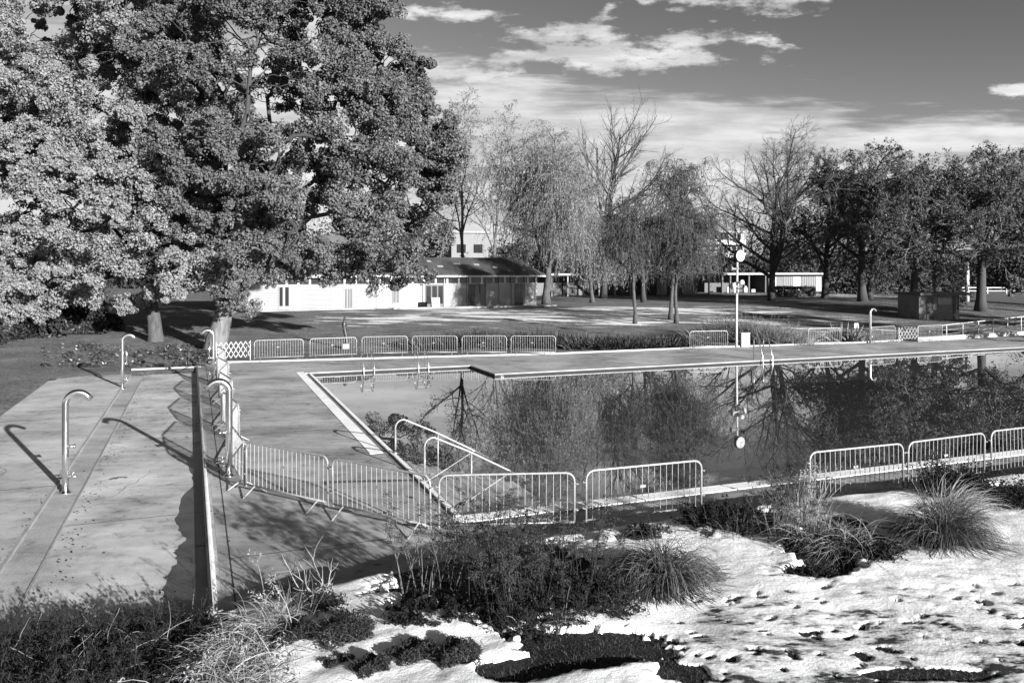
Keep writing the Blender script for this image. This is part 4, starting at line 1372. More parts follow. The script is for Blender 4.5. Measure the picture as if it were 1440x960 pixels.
# far woods and undergrowth
def leafy_mound(r, c, e, n, size, nrm_noise=.8):
    u = unit(r.normal(size=(n, 3))); u[:, 2] = np.abs(u[:, 2])
    lump = 1 + .28 * np.sin(u[:, :1] * 5 + c[0]) * np.cos(u[:, 1:2] * 4 + c[1])
    C = c + u * e * (.6 + .42 * r.random((n, 1)) ** .5) * lump
    return C, u + nrm_noise * r.normal(size=u.shape)
r = np.random.default_rng(91)
mb = MB()
for i in range(120):
    px = -300 + 2100 * (i + r.random()) / 120
    Y = 135 + 80 * r.random()
    hpx = 318 + 22 * math.sin(px * .011) + 34 * r.random()
    if px < 640: hpx = 300 + 30 * r.random()
    if 985 < px < 1060: hpx = max(hpx, 366); Y = 150
    if 640 < px < 700: hpx = max(hpx, 345); 
    c = atd(px, HY, Y); c[2] = .5
    hz = (HY - hpx) / F * Y + CAMZ
    C, Nn = leafy_mound(r, c, np.array([4.5 + 3 * r.random(), 4, hz]), 2600, .1)
    mb.leaves(C, Nn, .5 * (.5 + r.random(len(C))), .7, r)
struct(mb.build('far_woods', M['woods']), 'stuff')

def bush(name, label, base, e, n, size, leaf, seed, cat='shrub', group=None, twigs=18):
    r = np.random.default_rng(seed)
    t = thing(name, label, cat, base, 0, group)
    C, Nn = leafy_mound(r, np.zeros(3), np.asarray(e), n, size)
    C[:, 2] = np.maximum(C[:, 2], .02)
    mb = MB(); mb.leaves(C, Nn, size * (.6 + .8 * r.random(n)), .7, r)
    mb.build('foliage', M[leaf], t)
    O = r.normal(size=(twigs, 3)) * np.asarray(e) * .18; O[:, 2] = 0
    D = r.normal(size=(twigs, 3)) * .6; D[:, 2] = 1
    P = grow(r, O, D, e[2] * (.8 + .5 * r.random(twigs)), 6, .12)
    tb = MB(); tb.tubes(P, np.linspace(.02, .006, 7) * max(.5, e[2]), 4)
    tb.build('stem', M['twig'], t)
    return t
p = on_lawn(1113, 417)
t = thing('clipped_hedge', 'dark clipped hedge standing before the glass block wall of the entrance building', 'hedge', p, R(5))
r = np.random.default_rng(71)
u = r.random((9000, 3)) * 2 - 1
ax = r.integers(0, 3, 9000); sg = np.sign(r.normal(size=9000))
u[np.arange(9000), ax] = sg
u[:, 2] = np.abs(u[:, 2])
C = u * np.array([2.9, 1.0, 1.25]) + r.normal(size=u.shape) * .09
nn = np.zeros_like(u); nn[np.arange(9000), ax] = sg
mb = MB(); mb.leaves(C, nn + .7 * r.normal(size=u.shape), .16, .7, r); mb.build('foliage', M['leaf_dark'], t)
mb = MB()
for k in range(8):
    mb.tubes(np.array([[-2.4 + .7 * k, 0, 0], [-2.4 + .7 * k + .1, .05, 1.0]]), .03, 5)
mb.build('stem', M['twig'], t)
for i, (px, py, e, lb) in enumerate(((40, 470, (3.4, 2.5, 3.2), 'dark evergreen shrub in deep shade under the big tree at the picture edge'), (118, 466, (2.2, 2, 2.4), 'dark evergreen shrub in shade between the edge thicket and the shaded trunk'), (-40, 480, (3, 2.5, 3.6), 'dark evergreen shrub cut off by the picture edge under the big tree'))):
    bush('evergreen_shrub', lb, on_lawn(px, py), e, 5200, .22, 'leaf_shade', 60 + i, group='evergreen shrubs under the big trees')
# ivy and leaf litter round the trunks
r = np.random.default_rng(77)
n = 7000
px = 60 + 260 * r.random(n); py = 490 + 24 * r.random(n)
w = fbm(px * .05, py * .12, 3, 4)
keep = (w > .47) | (r.random(n) < .06)
q = np.array([at(x, y, .06) for x, y in zip(px[keep], py[keep])])
q[:, 2] = lawn_z(q[:, 0], q[:, 1]) + .015 + .14 * r.random(len(q)) * np.clip((w[keep] - .45) * 5, 0, 1)
a_, b_ = AB(q[:, 0], q[:, 1])
q = q[(b_ > 42.2)]
mb = MB(); mb.leaves(q, r.normal(size=q.shape) * .6 + np.array([.1, -.3, .8]), .17 * (.6 + .8 * r.random(len(q))), .8, r)
struct(mb.build('ground_cover', M['ivy']), 'stuff')
n = 2000
x = r.random(n); 
a_ = np.where(x < .5, -2.4 + .25 * np.abs(r.normal(size=n)), np.where(x < .7, -3.0 - .1 + .05 * r.normal(size=n), -6.5 + 11 * r.random(n)))
b_ = 12 + 30 * r.random(n)
keep = (a_ < 4.0) & ((vnoise(a_ * 2, b_ * .8, 8) > .45) | (r.random(n) < .15)) & ~((a_ > -3.02) & (a_ < -2.5) & (r.random(n) < .6))
a_, b_ = a_[keep], b_[keep]
zz = np.where(a_ < -3.05, -.062, np.where(a_ < -2.45, -.118, np.where(a_ < RA(b_) - .1, -.11, .012)))
q = np.stack([a_ * CT - b_ * ST, a_ * ST + b_ * CT, zz], -1)
mb = MB(); mb.leaves(q, r.normal(size=q.shape) * .25 + np.array([0, 0, 1.]), .042 * (.3 + 1.0 * r.random(len(q)) ** 2), .6, r, fold=.3)
struct(mb.build('leaf_litter', M['leaf_shrub']), 'stuff')
n = 420
a_ = A0 + .05 + 30 * r.random(n) ** 1.6; b_ = BN + .05 + 19 * r.random(n) ** 1.8
b_[::2] = BN + .04 + .5 * r.random(len(b_[::2])) ** 2
q = np.stack([a_ * CT - b_ * ST, a_ * ST + b_ * CT, np.full(n, WZ + .004)], -1)
mb = MB(); mb.leaves(q, r.normal(size=q.shape) * .05 + np.array([0, 0, 1.]), .06 * (.4 + r.random(n)), .6, r, fold=.05)
struct(mb.build('floating_leaves', M['leaf_dark']), 'stuff')
mb = MB()
c = at(164, 673, -.09)
mb.tubes(np.array([c + [-.12, -.05, .0], c + [.0, .02, .03], c + [.2, .1, .02]]), .012, 5)
mb.tubes(np.array([c + [-.02, 0, .0], c + [.1, .0, .05]]), .01, 5)
tag(mb.build('fallen_twig', M['twig']), 'small fallen twig lying on the pale floor of the foot channel', 'twig')

# ------------------------------------------------------------------ reeds and grasses on the far side
def grass_clump(name, label, base, n, length, spread, width, leaf, seed, cat='grass clump', group=None, droop=-.25, lean=(0, 0), K=6, plumes=0, rbase=.25, extra=None, locks=0):
    r = np.random.default_rng(seed)
    t = thing(name, label, cat, base, 0, group)
    O = r.normal(size=(n, 3)) * rbase; O[:, 2] = -.02
    D = r.normal(size=(n, 3)) * spread; D[:, 2] = 1
    D[:, 0] += lean[0]; D[:, 1] += lean[1]
    D[:, :2] += O[:, :2] * .8
    if locks:
        gid = r.integers(0, locks, n)
        gd = r.normal(size=(locks, 3)) * spread; gd[:, 2] = r.normal(size=locks) * .15
        D = .4 * D + .75 * gd[gid] + np.array([0, 0, .6])
        O[:, :2] = O[:, :2] * .6 + .25 * gd[gid, :2] * rbase
    L_ = length * (.45 + .6 * r.random(n))
    P = grow(r, O, D, L_, K, .05, (lean[0] * .3, lean[1] * .3, droop))
    P[:, :, 2] = np.maximum(P[:, :, 2], .015 + .05 * r.random((n, 1)))
    mb = MB(); mb.ribbons(P, width * (.6 + .8 * r.random(n)))
    mb.build('blades', M[leaf], t)
    if plumes:
        O = r.normal(size=(plumes, 3)) * rbase; O[:, 2] = 0
        D = r.normal(size=(plumes, 3)) * spread * .7; D[:, 2] = 1; D[:, 0] += lean[0]; D[:, 1] += lean[1]
        P = grow(r, O, D, length * (.9 + .35 * r.random(plumes)), 6, .05, (0, 0, droop * .6))
        mb = MB(); mb.tubes(P, np.linspace(.006, .003, 7), 3, False)
        C = pts_on(r, P, 26, .78, 1.0); C += r.normal(size=C.shape) * .035
        mb.leaves(C, r.normal(size=C.shape), .05, .3, r)
        mb.build('seed_plume', M[extra or leaf], t)
    return t
G3 = 'dark reed clumps along the far pool edge'
k = 0
for px, py, n, ln in ((595, 491, 260, 1.1), (622, 490, 260, 1.2), (650, 489, 260, 1.4), (672, 488, 240, 1.5), (700, 489, 260, 1.1), (728, 488, 240, 1.3), (757, 488, 260, 1.5), (790, 489, 300, 1.3), (815, 490, 300, 1.2), (842, 490, 320, 1.1), (870, 490, 320, 1.1), (898, 489, 320, 1.0), (925, 488, 300, .9), (952, 487, 280, .9)):
    spots = ['by the statue end of the row', 'next along', 'third along', 'fourth along', 'with tall tips, fifth along', 'sixth along', 'seventh along', 'just past the last barrier of the row', 'first in the open bed past the barriers', 'second in the open bed', 'third in the open bed', 'fourth in the open bed', 'fifth in the open bed', 'last before the lone barrier']
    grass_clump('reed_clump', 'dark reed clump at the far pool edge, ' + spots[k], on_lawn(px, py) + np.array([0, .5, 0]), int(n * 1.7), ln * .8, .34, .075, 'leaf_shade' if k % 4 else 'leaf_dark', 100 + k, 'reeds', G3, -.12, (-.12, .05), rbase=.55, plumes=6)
    k += 1
for k, (px, n, nm) in enumerate(((600, 620, 'behind the second thin ladder'), (640, 620, 'one step along from the thin ladder'), (682, 620, 'behind the notch in the pool rim'), (722, 620, 'behind the last barrier of the row'), (768, 620, 'at the free end of the barrier row'), (818, 700, 'in the open bed past the row'), (872, 700, 'in the middle of the open bed'), (926, 700, 'at the far side of the open bed'))):
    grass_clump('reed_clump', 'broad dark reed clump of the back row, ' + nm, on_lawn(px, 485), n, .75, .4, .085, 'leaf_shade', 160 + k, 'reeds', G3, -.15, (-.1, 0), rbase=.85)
G4 = 'feathery grasses round the control cabinet'
lb4 = ['feathery pale grass clump behind the lone barrier', 'feathery grass clump directly behind the clock pole', 'tall feathery grass clump behind the white notice cabinet', 'bright feathery grass clump behind the tall arched ladder', 'feathery grass clump one step past the arched ladder', 'low feathery grass clump ending the bed beside the paving', 'darkest feathery grass clump at the back of the bed by the pole']
for k, (px, py, ln, m_) in enumerate(((1000, 480, 1.3, 'reed'), (1028, 481, 1.7, 'leaf_dark'), (1058, 482, 1.7, 'reed'), (1078, 483, 1.6, 'willow'), (1098, 483.5, 1.3, 'willow'), (1118, 484, .9, 'straw'), (1018, 475, 1.6, 'leaf_dark'))):
    grass_clump('feather_grass', lb4[k], on_lawn(px, py) + np.array([0, .4, 0]), 620, ln, .34, .035, m_, 130 + k, 'grass clump', G4, -.1, (.03, 0), rbase=.5, plumes=30, extra='willow')
p = on_lawn(1196, 480)
grass_clump('yucca_clump', 'spiky pale yucca clump between two barriers on the far bank', p + np.array([0, .4, 0]), 150, 1.35, .75, .11, 'willow', 140, 'yucca', None, .02, rbase=.35)
p = on_lawn(1204, 469)
t = thing('small_sign', 'small white square sign on a short post above the yucca clump', 'sign', p, 0)
mb = MB(); mb.span(-.03, .03, -.03, .03, 0, .5); mb.build('post', M['grey'], t)
mb = MB(); mb.span(-.16, .16, -.06, -.032, .4, .78); mb.build('sign_panel', M['white'], t)

# ------------------------------------------------------------------ plants on the near bank
def tangle(name, label, px, py, e, nst, nleaf, lsize, seed, leaf='leaf_shrub', twig='shrub_twig', group=None, cat='shrub', lean=(0, 0), sub=6, rad=.006, spread=.9, pale=0, up=1.0):
    """a twiggy shrub: many arching stems with side shoots and small leaves"""
    r = np.random.default_rng(seed)
    b = on_bank(px, py)
    t = thing(name, label, cat, b, 0, group)
    e = np.asarray(e, float)
    O = (r.random((nst, 3)) * 2 - 1) * np.array([e[0] * .65, e[1] * .65, 0]); O[:, 2] = -.04
    gx, gy = O[:, 0] + b[0], O[:, 1] + b[1]
    ga, gb = AB(gx, gy)
    O[:, 2] += np.maximum(bank_z(ga, gb), -.02) - b[2]
    D = r.normal(size=(nst, 3)) * spread * .5; D[:, 2] = up
    D[:, 0] += O[:, 0] / e[0] * spread + lean[0]; D[:, 1] += O[:, 1] / e[1] * spread + lean[1]
    P = grow(r, O, D, e[2] * (.6 + .7 * r.random(nst)), 8, .11, (lean[0] * .1, lean[1] * .1, -.05))
    Rr = taper(np.full(nst, rad), np.full(nst, rad * .4), 8)
    tb = MB(); tb.tubes(P, Rr, 4, False)
    P2, R2 = branch(r, P, Rr, sub, .15, 1.0, 42, .38, 5, .14, (0, 0, .04), .1, minr=rad * .35)
    tb.tubes(P2, R2, 3, False)
    P3, R3 = branch(r, P2, R2, 3, .2, 1.0, 45, .45, 4, .15, (0, 0, 0), .05, minr=rad * .3)
    tb.tubes(P3, R3, 3, False)
    tb.build('stem', M[twig], t)
    if pale:
        Q = grow(r, O[:pale], D[:pale] + r.normal(size=(pale, 3)) * .3, e[2] * (1.0 + .5 * r.random(pale)), 8, .14, (0, 0, -.1))
        mb = MB(); mb.tubes(Q, np.linspace(rad * .75, rad * .3, 9), 4, False); mb.build('dry_stem', M['straw'], t)
    C = np.concatenate([pts_on(r, P3, max(1, int(nleaf * .7 / len(P3))), .1, 1), pts_on(r, P2, max(1, int(nleaf * .3 / len(P2))), .1, 1)])
    C = C + r.normal(size=C.shape) * lsize * .5
    mb = MB(); mb.leaves(C, r.normal(size=C.shape) + np.array([.2, -.3, .5]), lsize * (.5 + .9 * r.random(len(C))), .55, r)
    mb.build('foliage', M[leaf], t)
    return t

G5 = 'low dark shrubs on the near bank'
tangle('low_shrub', 'wide dark shrub with thin arching twigs filling the corner by the pale gutter', 70, 915, (1.2, .9, .46), 150, 4600, .04, 201, pale=34, group=G5, spread=1.7, up=.7)
tangle('low_shrub', 'dark shrub at the foot of the foot channel pipe, beside the dry arching grass', 195, 900, (.8, .8, .42), 110, 3200, .04, 202, pale=20, group=G5, spread=1.7, up=.7)
tangle('low_shrub', 'dark shrub cut off by the bottom corner of the picture', 20, 985, (.9, .7, .45), 90, 3000, .04, 203, pale=16, group=G5, spread=1.7, up=.7)
tangle('low_shrub', 'dark shrub at the bottom edge below the dry arching grass', 190, 975, (.9, .6, .4), 90, 3000, .04, 204, pale=10, group=G5, spread=1.7, up=.7)
tangle('low_shrub', 'dense dark evergreen clump under the tall seed heads, its skirt lying on snow', 610, 872, (.6, .35, .24), 90, 7000, .035, 205, group=G5, leaf='leaf_shrub')
tangle('low_shrub', 'loose dark shrub below the seed heads, bordering the dark turf', 745, 878, (.8, .45, .4), 75, 2800, .035, 206, group=G5, pale=10)
tangle('low_shrub', 'dark shrub touching the mounded sedge on its shaded side', 838, 862, (.5, .4, .42), 80, 4500, .035, 207, group=G5, pale=6)
tangle('low_shrub', 'dark leafy shrub in the gap of the barriers in front of the sunlit coping', 1018, 746, (.7, .4, .42), 90, 5200, .05, 208, group=G5)
tangle('low_shrub', 'dark spreading creeper on snow between the collapsed perennials and the viewer', 1140, 812, (.42, .22, .16), 60, 2600, .035, 209, group=G5, spread=1.4)
tangle('low_shrub', 'dark leafy shrub behind the fountain grass, reaching up the barrier', 1335, 695, (.5, .35, .6), 70, 4200, .05, 210, group=G5)
tangle('low_shrub', 'dark low shrub at the picture edge beyond the fountain grass', 1425, 716, (.7, .4, .5), 80, 5200, .045, 211, group=G5)
tangle('low_shrub', 'dark shrub along the foot of the bank below the lone snow lump and barrier foot', 905, 758, (.5, .25, .22), 60, 3000, .045, 212, group=G5)
tangle('low_shrub', 'dark tuft at the edge of the snow between pipe end and seed heads', 445, 862, (.4, .3, .25), 50, 2200, .035, 213, group=G5)

# tall dead perennials with flat seed heads
def seed_heads(label, px, py, n, h, ex, seed, heads=True, lean=(0, 0)):
    r = np.random.default_rng(seed)
    b = on_bank(px, py)
    t = thing('dead_perennial', label, 'dead perennial', b, 0, 'tall dead perennials with seed heads')
    O = (r.random((n, 3)) * 2 - 1) * np.array([ex, ex * .6, 0]); O[:, 2] = -.03
    D = r.normal(size=(n, 3)) * .22; D[:, 2] = 1; D[:, 0] += lean[0] + O[:, 0] * .25
    P = grow(r, O, D, h * (.6 + .45 * r.random(n)), 9, .05, (0, 0, .03))
    Rr = taper(np.full(n, .0065), np.full(n, .003), 9)
    tb = MB(); tb.tubes(P, Rr, 4, False)
    P2, R2 = branch(r, P, Rr, 4, .5, .97, 34, .24, 5, .08, (0, 0, .14), .1, minr=.0025)
    tb.tubes(P2, R2, 3, False)
    P3, R3 = branch(r, P2, R2, 2, .4, .95, 36, .5, 4, .08, (0, 0, .1), .1, minr=.002)
    tb.tubes(P3, R3, 3, False)
    tb.build('stem', M['shrub_twig'] if seed % 3 else M['twig_mid'], t)
    if heads:
        tips = np.concatenate([P[:, -1], P2[:, -1], P3[r.random(len(P3)) < .35][:, -1]])
        per = 22
        C = np.repeat(tips, per, 0) + r.normal(size=(len(tips) * per, 3)) * np.array([.03, .03, .008])
        mb = MB(); mb.leaves(C, np.array([0, 0, 1.]) + .6 * r.normal(size=C.shape), .022, .8, r)
        mb.build('seed_head', M['twig'], t)['kind'] = 'stuff'
    C = pts_on(r, P, 14, .03, .45); C += r.normal(size=C.shape) * .03
    mb = MB(); mb.leaves(C, r.normal(size=C.shape), .05 * (.5 + r.random(len(C))), .35, r)
    mb.build('dry_foliage', M['leaf_shrub'], t)['kind'] = 'stuff'
    return t
seed_heads('tall dead perennial with flat seed heads rising in front of the pool steps', 700, 850, 30, 1.5, .42, 221)
seed_heads('tall dead perennial with flat seed heads at the coupling of two barriers', 605, 838, 20, 1.25, .38, 222)
seed_heads('tall dead perennial with flat seed heads before the sunlit end of the coping', 790, 845, 24, 1.3, .42, 223)
seed_heads('dead perennial with dense stems low under the other seed heads', 735, 866, 26, .95, .55, 224, lean=(.05, 0))
seed_heads('dead perennial with thin stems leaning into the gap of the barriers', 1105, 765, 26, 1.1, .3, 225)

# ornamental grasses
grass_clump('fountain_grass', 'mounded dark sedge arching evenly over the snow in front of the barriers', on_bank(932, 826) + np.array([0, 0, .1]), 2400, 1.35, 1.5, .0115, 'sedge', 231, 'ornamental grass', 'ornamental grasses in the snow', -.8, (.08, -.1), K=10, rbase=.16, locks=70)
grass_clump('fountain_grass', 'large pale fountain grass swept over beside the barriers, standing in snow', on_bank(1325, 768) + np.array([0, 0, .1]), 1500, 1.25, 1.0, .0105, 'sedge', 232, 'ornamental grass', 'ornamental grasses in the snow', -.6, (.05, -.1), K=10, rbase=.14, locks=70)
grass_clump('fountain_grass', 'pale upright windswept half of the fountain grass, combed toward the picture edge', on_bank(1335, 758) + np.array([0, 0, .08]), 750, 1.15, .4, .011, 'straw', 233, 'ornamental grass', 'ornamental grasses in the snow', -.3, (.42, .1), K=9, rbase=.14, locks=40)
grass_clump('fallen_grass', 'dry pale grass lying in arching bundles beside the end of the metal pipe', on_bank(345, 925) + np.array([0, 0, .05]), 900, .85, 1.3, .006, 'straw', 234, 'ornamental grass', 'fallen dry grasses on the bank', -.8, (-.4, .1), K=9, rbase=.26, plumes=8)
grass_clump('fallen_grass', 'dry pale grass with soft plumes drooping at the bottom edge of the picture', on_bank(335, 985) + np.array([0, 0, .05]), 800, .8, 1.3, .006, 'straw', 235, 'ornamental grass', 'fallen dry grasses on the bank', -.8, (.15, .1), K=9, rbase=.28, plumes=12)
grass_clump('fallen_grass', 'dry pale grass leaning from the snow toward the dark shrub corner', on_bank(395, 885) + np.array([0, 0, .03]), 520, .75, 1.1, .006, 'straw', 236, 'ornamental grass', 'fallen dry grasses on the bank', -.35, (-.5, .15), K=9, rbase=.18, plumes=8)
tangle('collapsed_perennial', 'collapsed perennial with a mesh of dry stems below the barrier by the gap', 1165, 775, (.7, .4, .36), 130, 4500, .04, 241, twig='twig_mid', cat='perennial', pale=60, spread=1.1, group='collapsed perennials by the barriers')
tangle('collapsed_perennial', 'collapsed leafy perennial beside the fountain grass under the barrier couplings', 1225, 785, (.45, .35, .28), 90, 5500, .04, 242, twig='twig_mid', cat='perennial', pale=25, spread=1.1, group='collapsed perennials by the barriers')
grass_clump('fallen_grass', 'tangle of dry stems slumped over the collapsed perennial by the gap', on_bank(1175, 775) + np.array([0, 0, .1]), 420, 1.0, 1.1, .006, 'straw', 243, 'ornamental grass', 'fallen dry grasses on the bank', -.4, (-.25, 0), K=8, rbase=.25)
grass_clump('fallen_grass', 'upright wisp of pale dry grass at the post of the barrier by the gap', on_bank(1135, 745) + np.array([0, 0, .0]), 200, 1.0, .16, .008, 'straw', 244, 'ornamental grass', 'fallen dry grasses on the bank', -.1, (.05, .0), K=8, rbase=.1, plumes=10)
grass_clump('fallen_grass', 'short dark grass tuft below the sunlit coping in the gap', on_bank(1030, 752), 260, .7, .5, .01, 'sedge', 245, 'ornamental grass', 'fallen dry grasses on the bank', -.3, (.1, -.1), K=7, rbase=.2)

# cushions poking through the snow
def cushion(label, px, py, e, seed):
    r = np.random.default_rng(seed)
    b = on_bank(px, py)
    t = thing('cushion_plant', label, 'cushion plant', b, 0, 'round cushion plants in the snow')
    n = 5200
    C, Nn = leafy_mound(r, np.zeros(3), np.asarray(e), n, .02)
    mb = MB(); mb.leaves(C, Nn + .5 * r.normal(size=C.shape), .03 * (.5 + r.random(n)), .45, r)
    mb.build('foliage', M['moss'], t)
    O = r.normal(size=(260, 3)) * np.asarray(e) * .35; O[:, 2] = 0
    D = r.normal(size=(260, 3)) * .8; D[:, 2] = 1
    mb = MB(); mb.ribbons(grow(r, O, D, e[2] * (1.0 + .35 * r.random(260)), 5, .08, (0, 0, -.2)), .008)
    mb.build('blades', M['sedge'], t)
for lb, px, py, e, sd in (('largest round dark cushion plant, left of the seed head bed in snow', 488, 900, (.42, .34, .3), 251),
                          ('neat dark cushion plant in snow, middle one of the lower row', 588, 928, (.33, .24, .19), 252),
                          ('dark cushion plant with a ragged trailing side toward the turf', 645, 930, (.3, .26, .22), 253),
                          ('small dark cushion plant sunk in snow close to the bottom edge', 526, 948, (.24, .21, .18), 254),
                          ('flat dark cushion plant on snow at the rim of the dry grass', 480, 935, (.26, .18, .09), 255),
                          ('dark cushion plant partly hidden by dry grass at the edge of the snow', 415, 905, (.34, .26, .2), 256)):
    cushion(lb.replace('left of the', 'beside the'), px, py, e, sd)

# pale bare twigs and a dried spire
def bare_shoot(name, label, px, py, n, h, seed, m='straw', cat='dead plant', sub=3):
    r = np.random.default_rng(seed)
    b = on_bank(px, py)
    t = thing(name, label, cat, b, 0)
    O = r.normal(size=(n, 3)) * .05; O[:, 2] = -.02
    D = r.normal(size=(n, 3)) * .35; D[:, 2] = 1
    P = grow(r, O, D, h * (.7 + .5 * r.random(n)), 8, .13, (0, 0, 0))
    Rr = taper(np.full(n, .009), np.full(n, .004), 8)
    mb = MB(); mb.tubes(P, Rr, 5)
    P2, R2 = branch(r, P, Rr, sub, .3, .9, 45, .45, 5, .12, (0, 0, .08), .1, minr=.004)
    mb.tubes(P2, R2, 4)
    mb.build('stem', M[m], t, True)
    C = pts_on(r, P, 10, .05, .4); C += r.normal(size=C.shape) * .04
    mb = MB(); mb.leaves(C, r.normal(size=C.shape), .05, .5, r); mb.build('foliage', M['leaf_shrub'], t)
bare_shoot('bare_twig', 'bare pale forking twigs standing against the dark shadow on the deck', 447, 850, 6, .75, 261)
bare_shoot('dried_spire', 'thin dark dried flower spire beside the pale forking twigs', 396, 842, 3, .6, 262, 'twig', sub=8)

# stones
def stone(label, px, py, s, seed):
    r = np.random.default_rng(seed)
    b = on_bank(px, py)
    n, k = 18, 10
    th = np.linspace(0, PI, k); ph = np.arange(n) * 2 * PI / n
    T_, P_ = np.meshgrid(th, ph, indexing='ij')
    u = np.stack([np.sin(T_) * np.cos(P_), np.sin(T_) * np.sin(P_), np.cos(T_)], -1)
    rad = 1 + .5 * (fbm(u[..., 0] * 1.7 + seed, u[..., 1] * 1.7 + u[..., 2] * 2.1, 3, seed) - .5)
    v = u * rad[..., None] * np.asarray(s)
    idx = np.arange(k * n).reshape(k, n)
    j = np.roll(idx, -1, 1)
    f = np.stack([idx[1:], j[1:], j[:-1], idx[:-1]], -1).reshape(-1, 4)
    mb = MB(); mb.add(v.reshape(-1, 3), f)
    tag(mb.build('field_stone', M['rock'], smooth=True, loc=b + np.array([0, 0, s[2] * .3])), label, 'stone', 'field stones on the bank')
stone('rounded pale stone on the bank below the coupling of the two front barriers', 852, 764, (.19, .15, .13), 3)
stone('flat snow dusted stone just below the end of the barrier at the gap', 990, 752, (.2, .14, .11), 5)
stone('angular dark stone at the snow edge under the dark leafy shrub', 1006, 760, (.1, .12, .13), 9)

# turf blades where the snow has melted
r = np.random.default_rng(301)
n = 150000
a_ = -4 + 24 * r.random(n); b_ = 4.5 + 7.6 * r.random(n)
keep = snow_mask(a_, b_) < .03
a_, b_ = a_[keep], b_[keep]
O = np.stack([a_ * CT - b_ * ST, a_ * ST + b_ * CT, bank_z(a_, b_) - .005], -1)
D = r.normal(size=O.shape) * .5; D[:, 2] = 1
P = grow(r, O, D, .025 + .06 * r.random(len(O)) ** 2, 3, .15, (0, 0, -.2))
mb = MB(); mb.ribbons(P, .006)
struct(mb.build('terrace_grass', M['turf_blade']), 'stuff')

# ------------------------------------------------------------------ sky, sun, camera
SUN_EL, SUN_AZ = R(13), math.atan2(.64, -.77)
w = bpy.data.worlds.new('World'); sc.world = w; w.use_nodes = True
nt = w.node_tree; N = nt.nodes; L = nt.links
sky = N.new('ShaderNodeTexSky'); sky.sky_type = 'NISHITA'; sky.sun_disc = False
sky.sun_elevation = SUN_EL; sky.sun_rotation = SUN_AZ
sp = N.new('ShaderNodeSeparateColor'); L.new(sky.outputs[0], sp.inputs[0])
base_sky = math_node(nt, 'MULTIPLY', math_node(nt, 'POWER', sp.outputs[0], 1.6), .245)   # red-filtered film
base_sky = math_node(nt, 'MINIMUM', base_sky, 2.6)
tc = N.new('ShaderNodeTexCoord')
sx = N.new('ShaderNodeSeparateXYZ'); L.new(tc.outputs['Generated'], sx.inputs[0])
yy = math_node(nt, 'MAXIMUM', math_node(nt, 'ABSOLUTE', sx.outputs[1]), .06)
U = math_node(nt, 'DIVIDE', sx.outputs[0], yy)
V = math_node(nt, 'DIVIDE', sx.outputs[2], yy)
def cvec(su, sv, off=0):
    c = N.new('ShaderNodeCombineXYZ')
    L.new(math_node(nt, 'MULTIPLY', U, su), c.inputs[0]); L.new(math_node(nt, 'MULTIPLY', V, sv), c.inputs[1]); c.inputs[2].default_value = off
    return c.outputs[0]
n_puff = noise_node(nt, cvec(13, 32, 1.3), 1.0, 9, .6)
n_band = noise_node(nt, cvec(3.0, 26, 5.1), 1.0, 9, .6)
n_fine = noise_node(nt, cvec(20, 60, 2.2), 1.0, 6, .65)
def ell(px, py, rx, ry):
    du = math_node(nt, 'DIVIDE', math_node(nt, 'SUBTRACT', U, (px - HX) / F), rx / F)
    dv = math_node(nt, 'DIVIDE', math_node(nt, 'SUBTRACT', V, (HY - py) / F), ry / F)
    q = math_node(nt, 'SQRT', math_node(nt, 'ADD', math_node(nt, 'MULTIPLY', du, du), math_node(nt, 'MULTIPLY', dv, dv)))
    return math_node(nt, 'SUBTRACT', 1.0, q)
def union(lst):
    m_ = None
    for e in lst:
        x = ell(*e)
        m_ = x if m_ is None else math_node(nt, 'MAXIMUM', m_, x)
    return m_
puff = union(((900, 72, 215, 34), (790, 46, 110, 24), (690, 108, 120, 30), (1040, 2, 150, 26), (640, 18, 130, 18), (1430, 128, 42, 12), (735, 80, 60, 16), (430, 40, 150, 60)))
band = union(((900, 176, 480, 52), (640, 170, 300, 80), (1130, 205, 460, 44), (1350, 190, 260, 34), (330, 170, 420, 150), (900, 268, 900, 74), (-300, 120, 700, 200)))
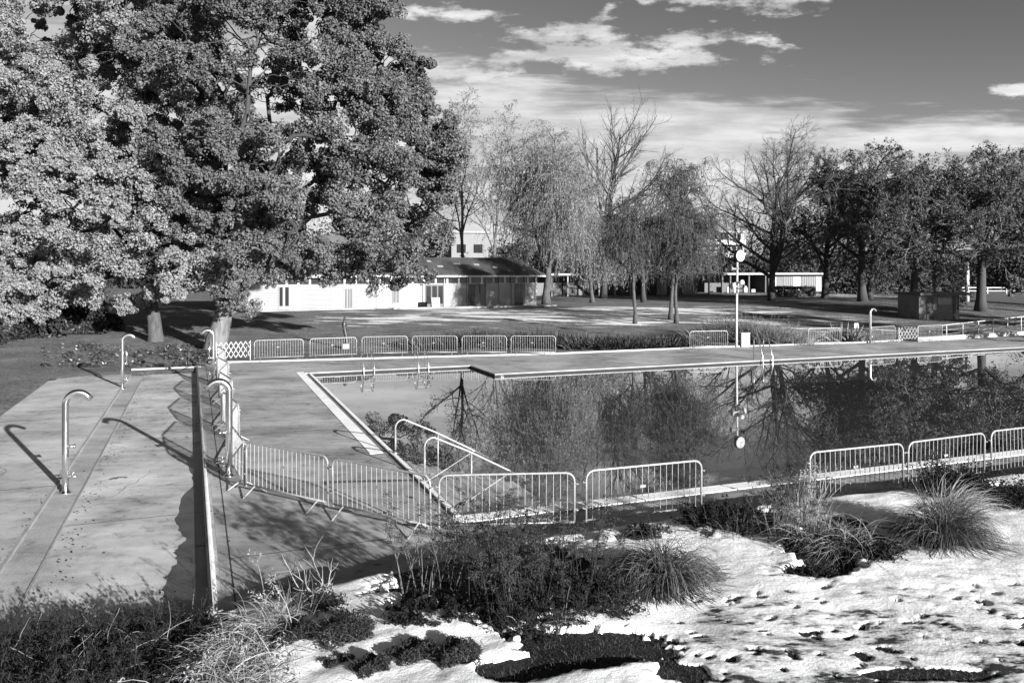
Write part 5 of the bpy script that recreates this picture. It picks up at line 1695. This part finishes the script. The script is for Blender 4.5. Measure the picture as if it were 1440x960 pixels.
dp = math_node(nt, 'ADD', math_node(nt, 'MULTIPLY', puff, .85), math_node(nt, 'MULTIPLY_ADD', n_puff, 3.0, -1.62))
dp = math_node(nt, 'ADD', dp, math_node(nt, 'MULTIPLY_ADD', n_fine, 1.1, -.55))
dp = range_node(nt, dp, .03, .55, 0, 1)
db = math_node(nt, 'ADD', math_node(nt, 'MULTIPLY', band, 1.1), math_node(nt, 'MULTIPLY_ADD', n_band, 3.0, -1.5))
db = math_node(nt, 'ADD', db, math_node(nt, 'MULTIPLY_ADD', n_fine, .3, -.15))
db = range_node(nt, db, .0, .6, 0, 1)
dens = math_node(nt, 'MULTIPLY', math_node(nt, 'MAXIMUM', dp, math_node(nt, 'MULTIPLY', db, .9)), range_node(nt, sx.outputs[2], .0, .02, 0, 1))
shade = range_node(nt, noise_node(nt, cvec(7, 40, 9.7), 1.0, 7, .6), .3, .7, .62, 1.05)
cloud = math_node(nt, 'MULTIPLY', shade, 3.0)
val = mix_val(nt, dens, base_sky, cloud)
bg = N['Background']
L.new(val, bg.inputs[0]); bg.inputs[1].default_value = .1

sd = bpy.data.lights.new('sun', 'SUN'); sd.energy = 4.6; sd.angle = R(.5)
so = bpy.data.objects.new('sun', sd); COL.objects.link(so)
dirv = Vector((-.64 * math.cos(SUN_EL), .77 * math.cos(SUN_EL), -math.sin(SUN_EL)))
so.rotation_euler = dirv.to_track_quat('-Z', 'Y').to_euler()
so.location = (20, -20, 30)

cd = bpy.data.cameras.new('camera'); co = bpy.data.objects.new('camera', cd); COL.objects.link(co)
co.location = (0, 0, CAMZ); co.rotation_euler = (PI / 2, 0, 0)
cd.sensor_width = 36; cd.lens = 36 * F / 1440
cd.shift_y = -(480 - HY) / 1440
cd.clip_end = 9000; cd.clip_start = .1
sc.camera = co
sc.view_settings.view_transform = 'Standard'
sc.view_settings.look = 'None'
sc.view_settings.exposure = 1.6
sc.view_settings.gamma = 1
sc.cycles.max_bounces = 6
sc.cycles.diffuse_bounces = 2
sc.cycles.transparent_max_bounces = 6
sc.cycles.use_denoising = True
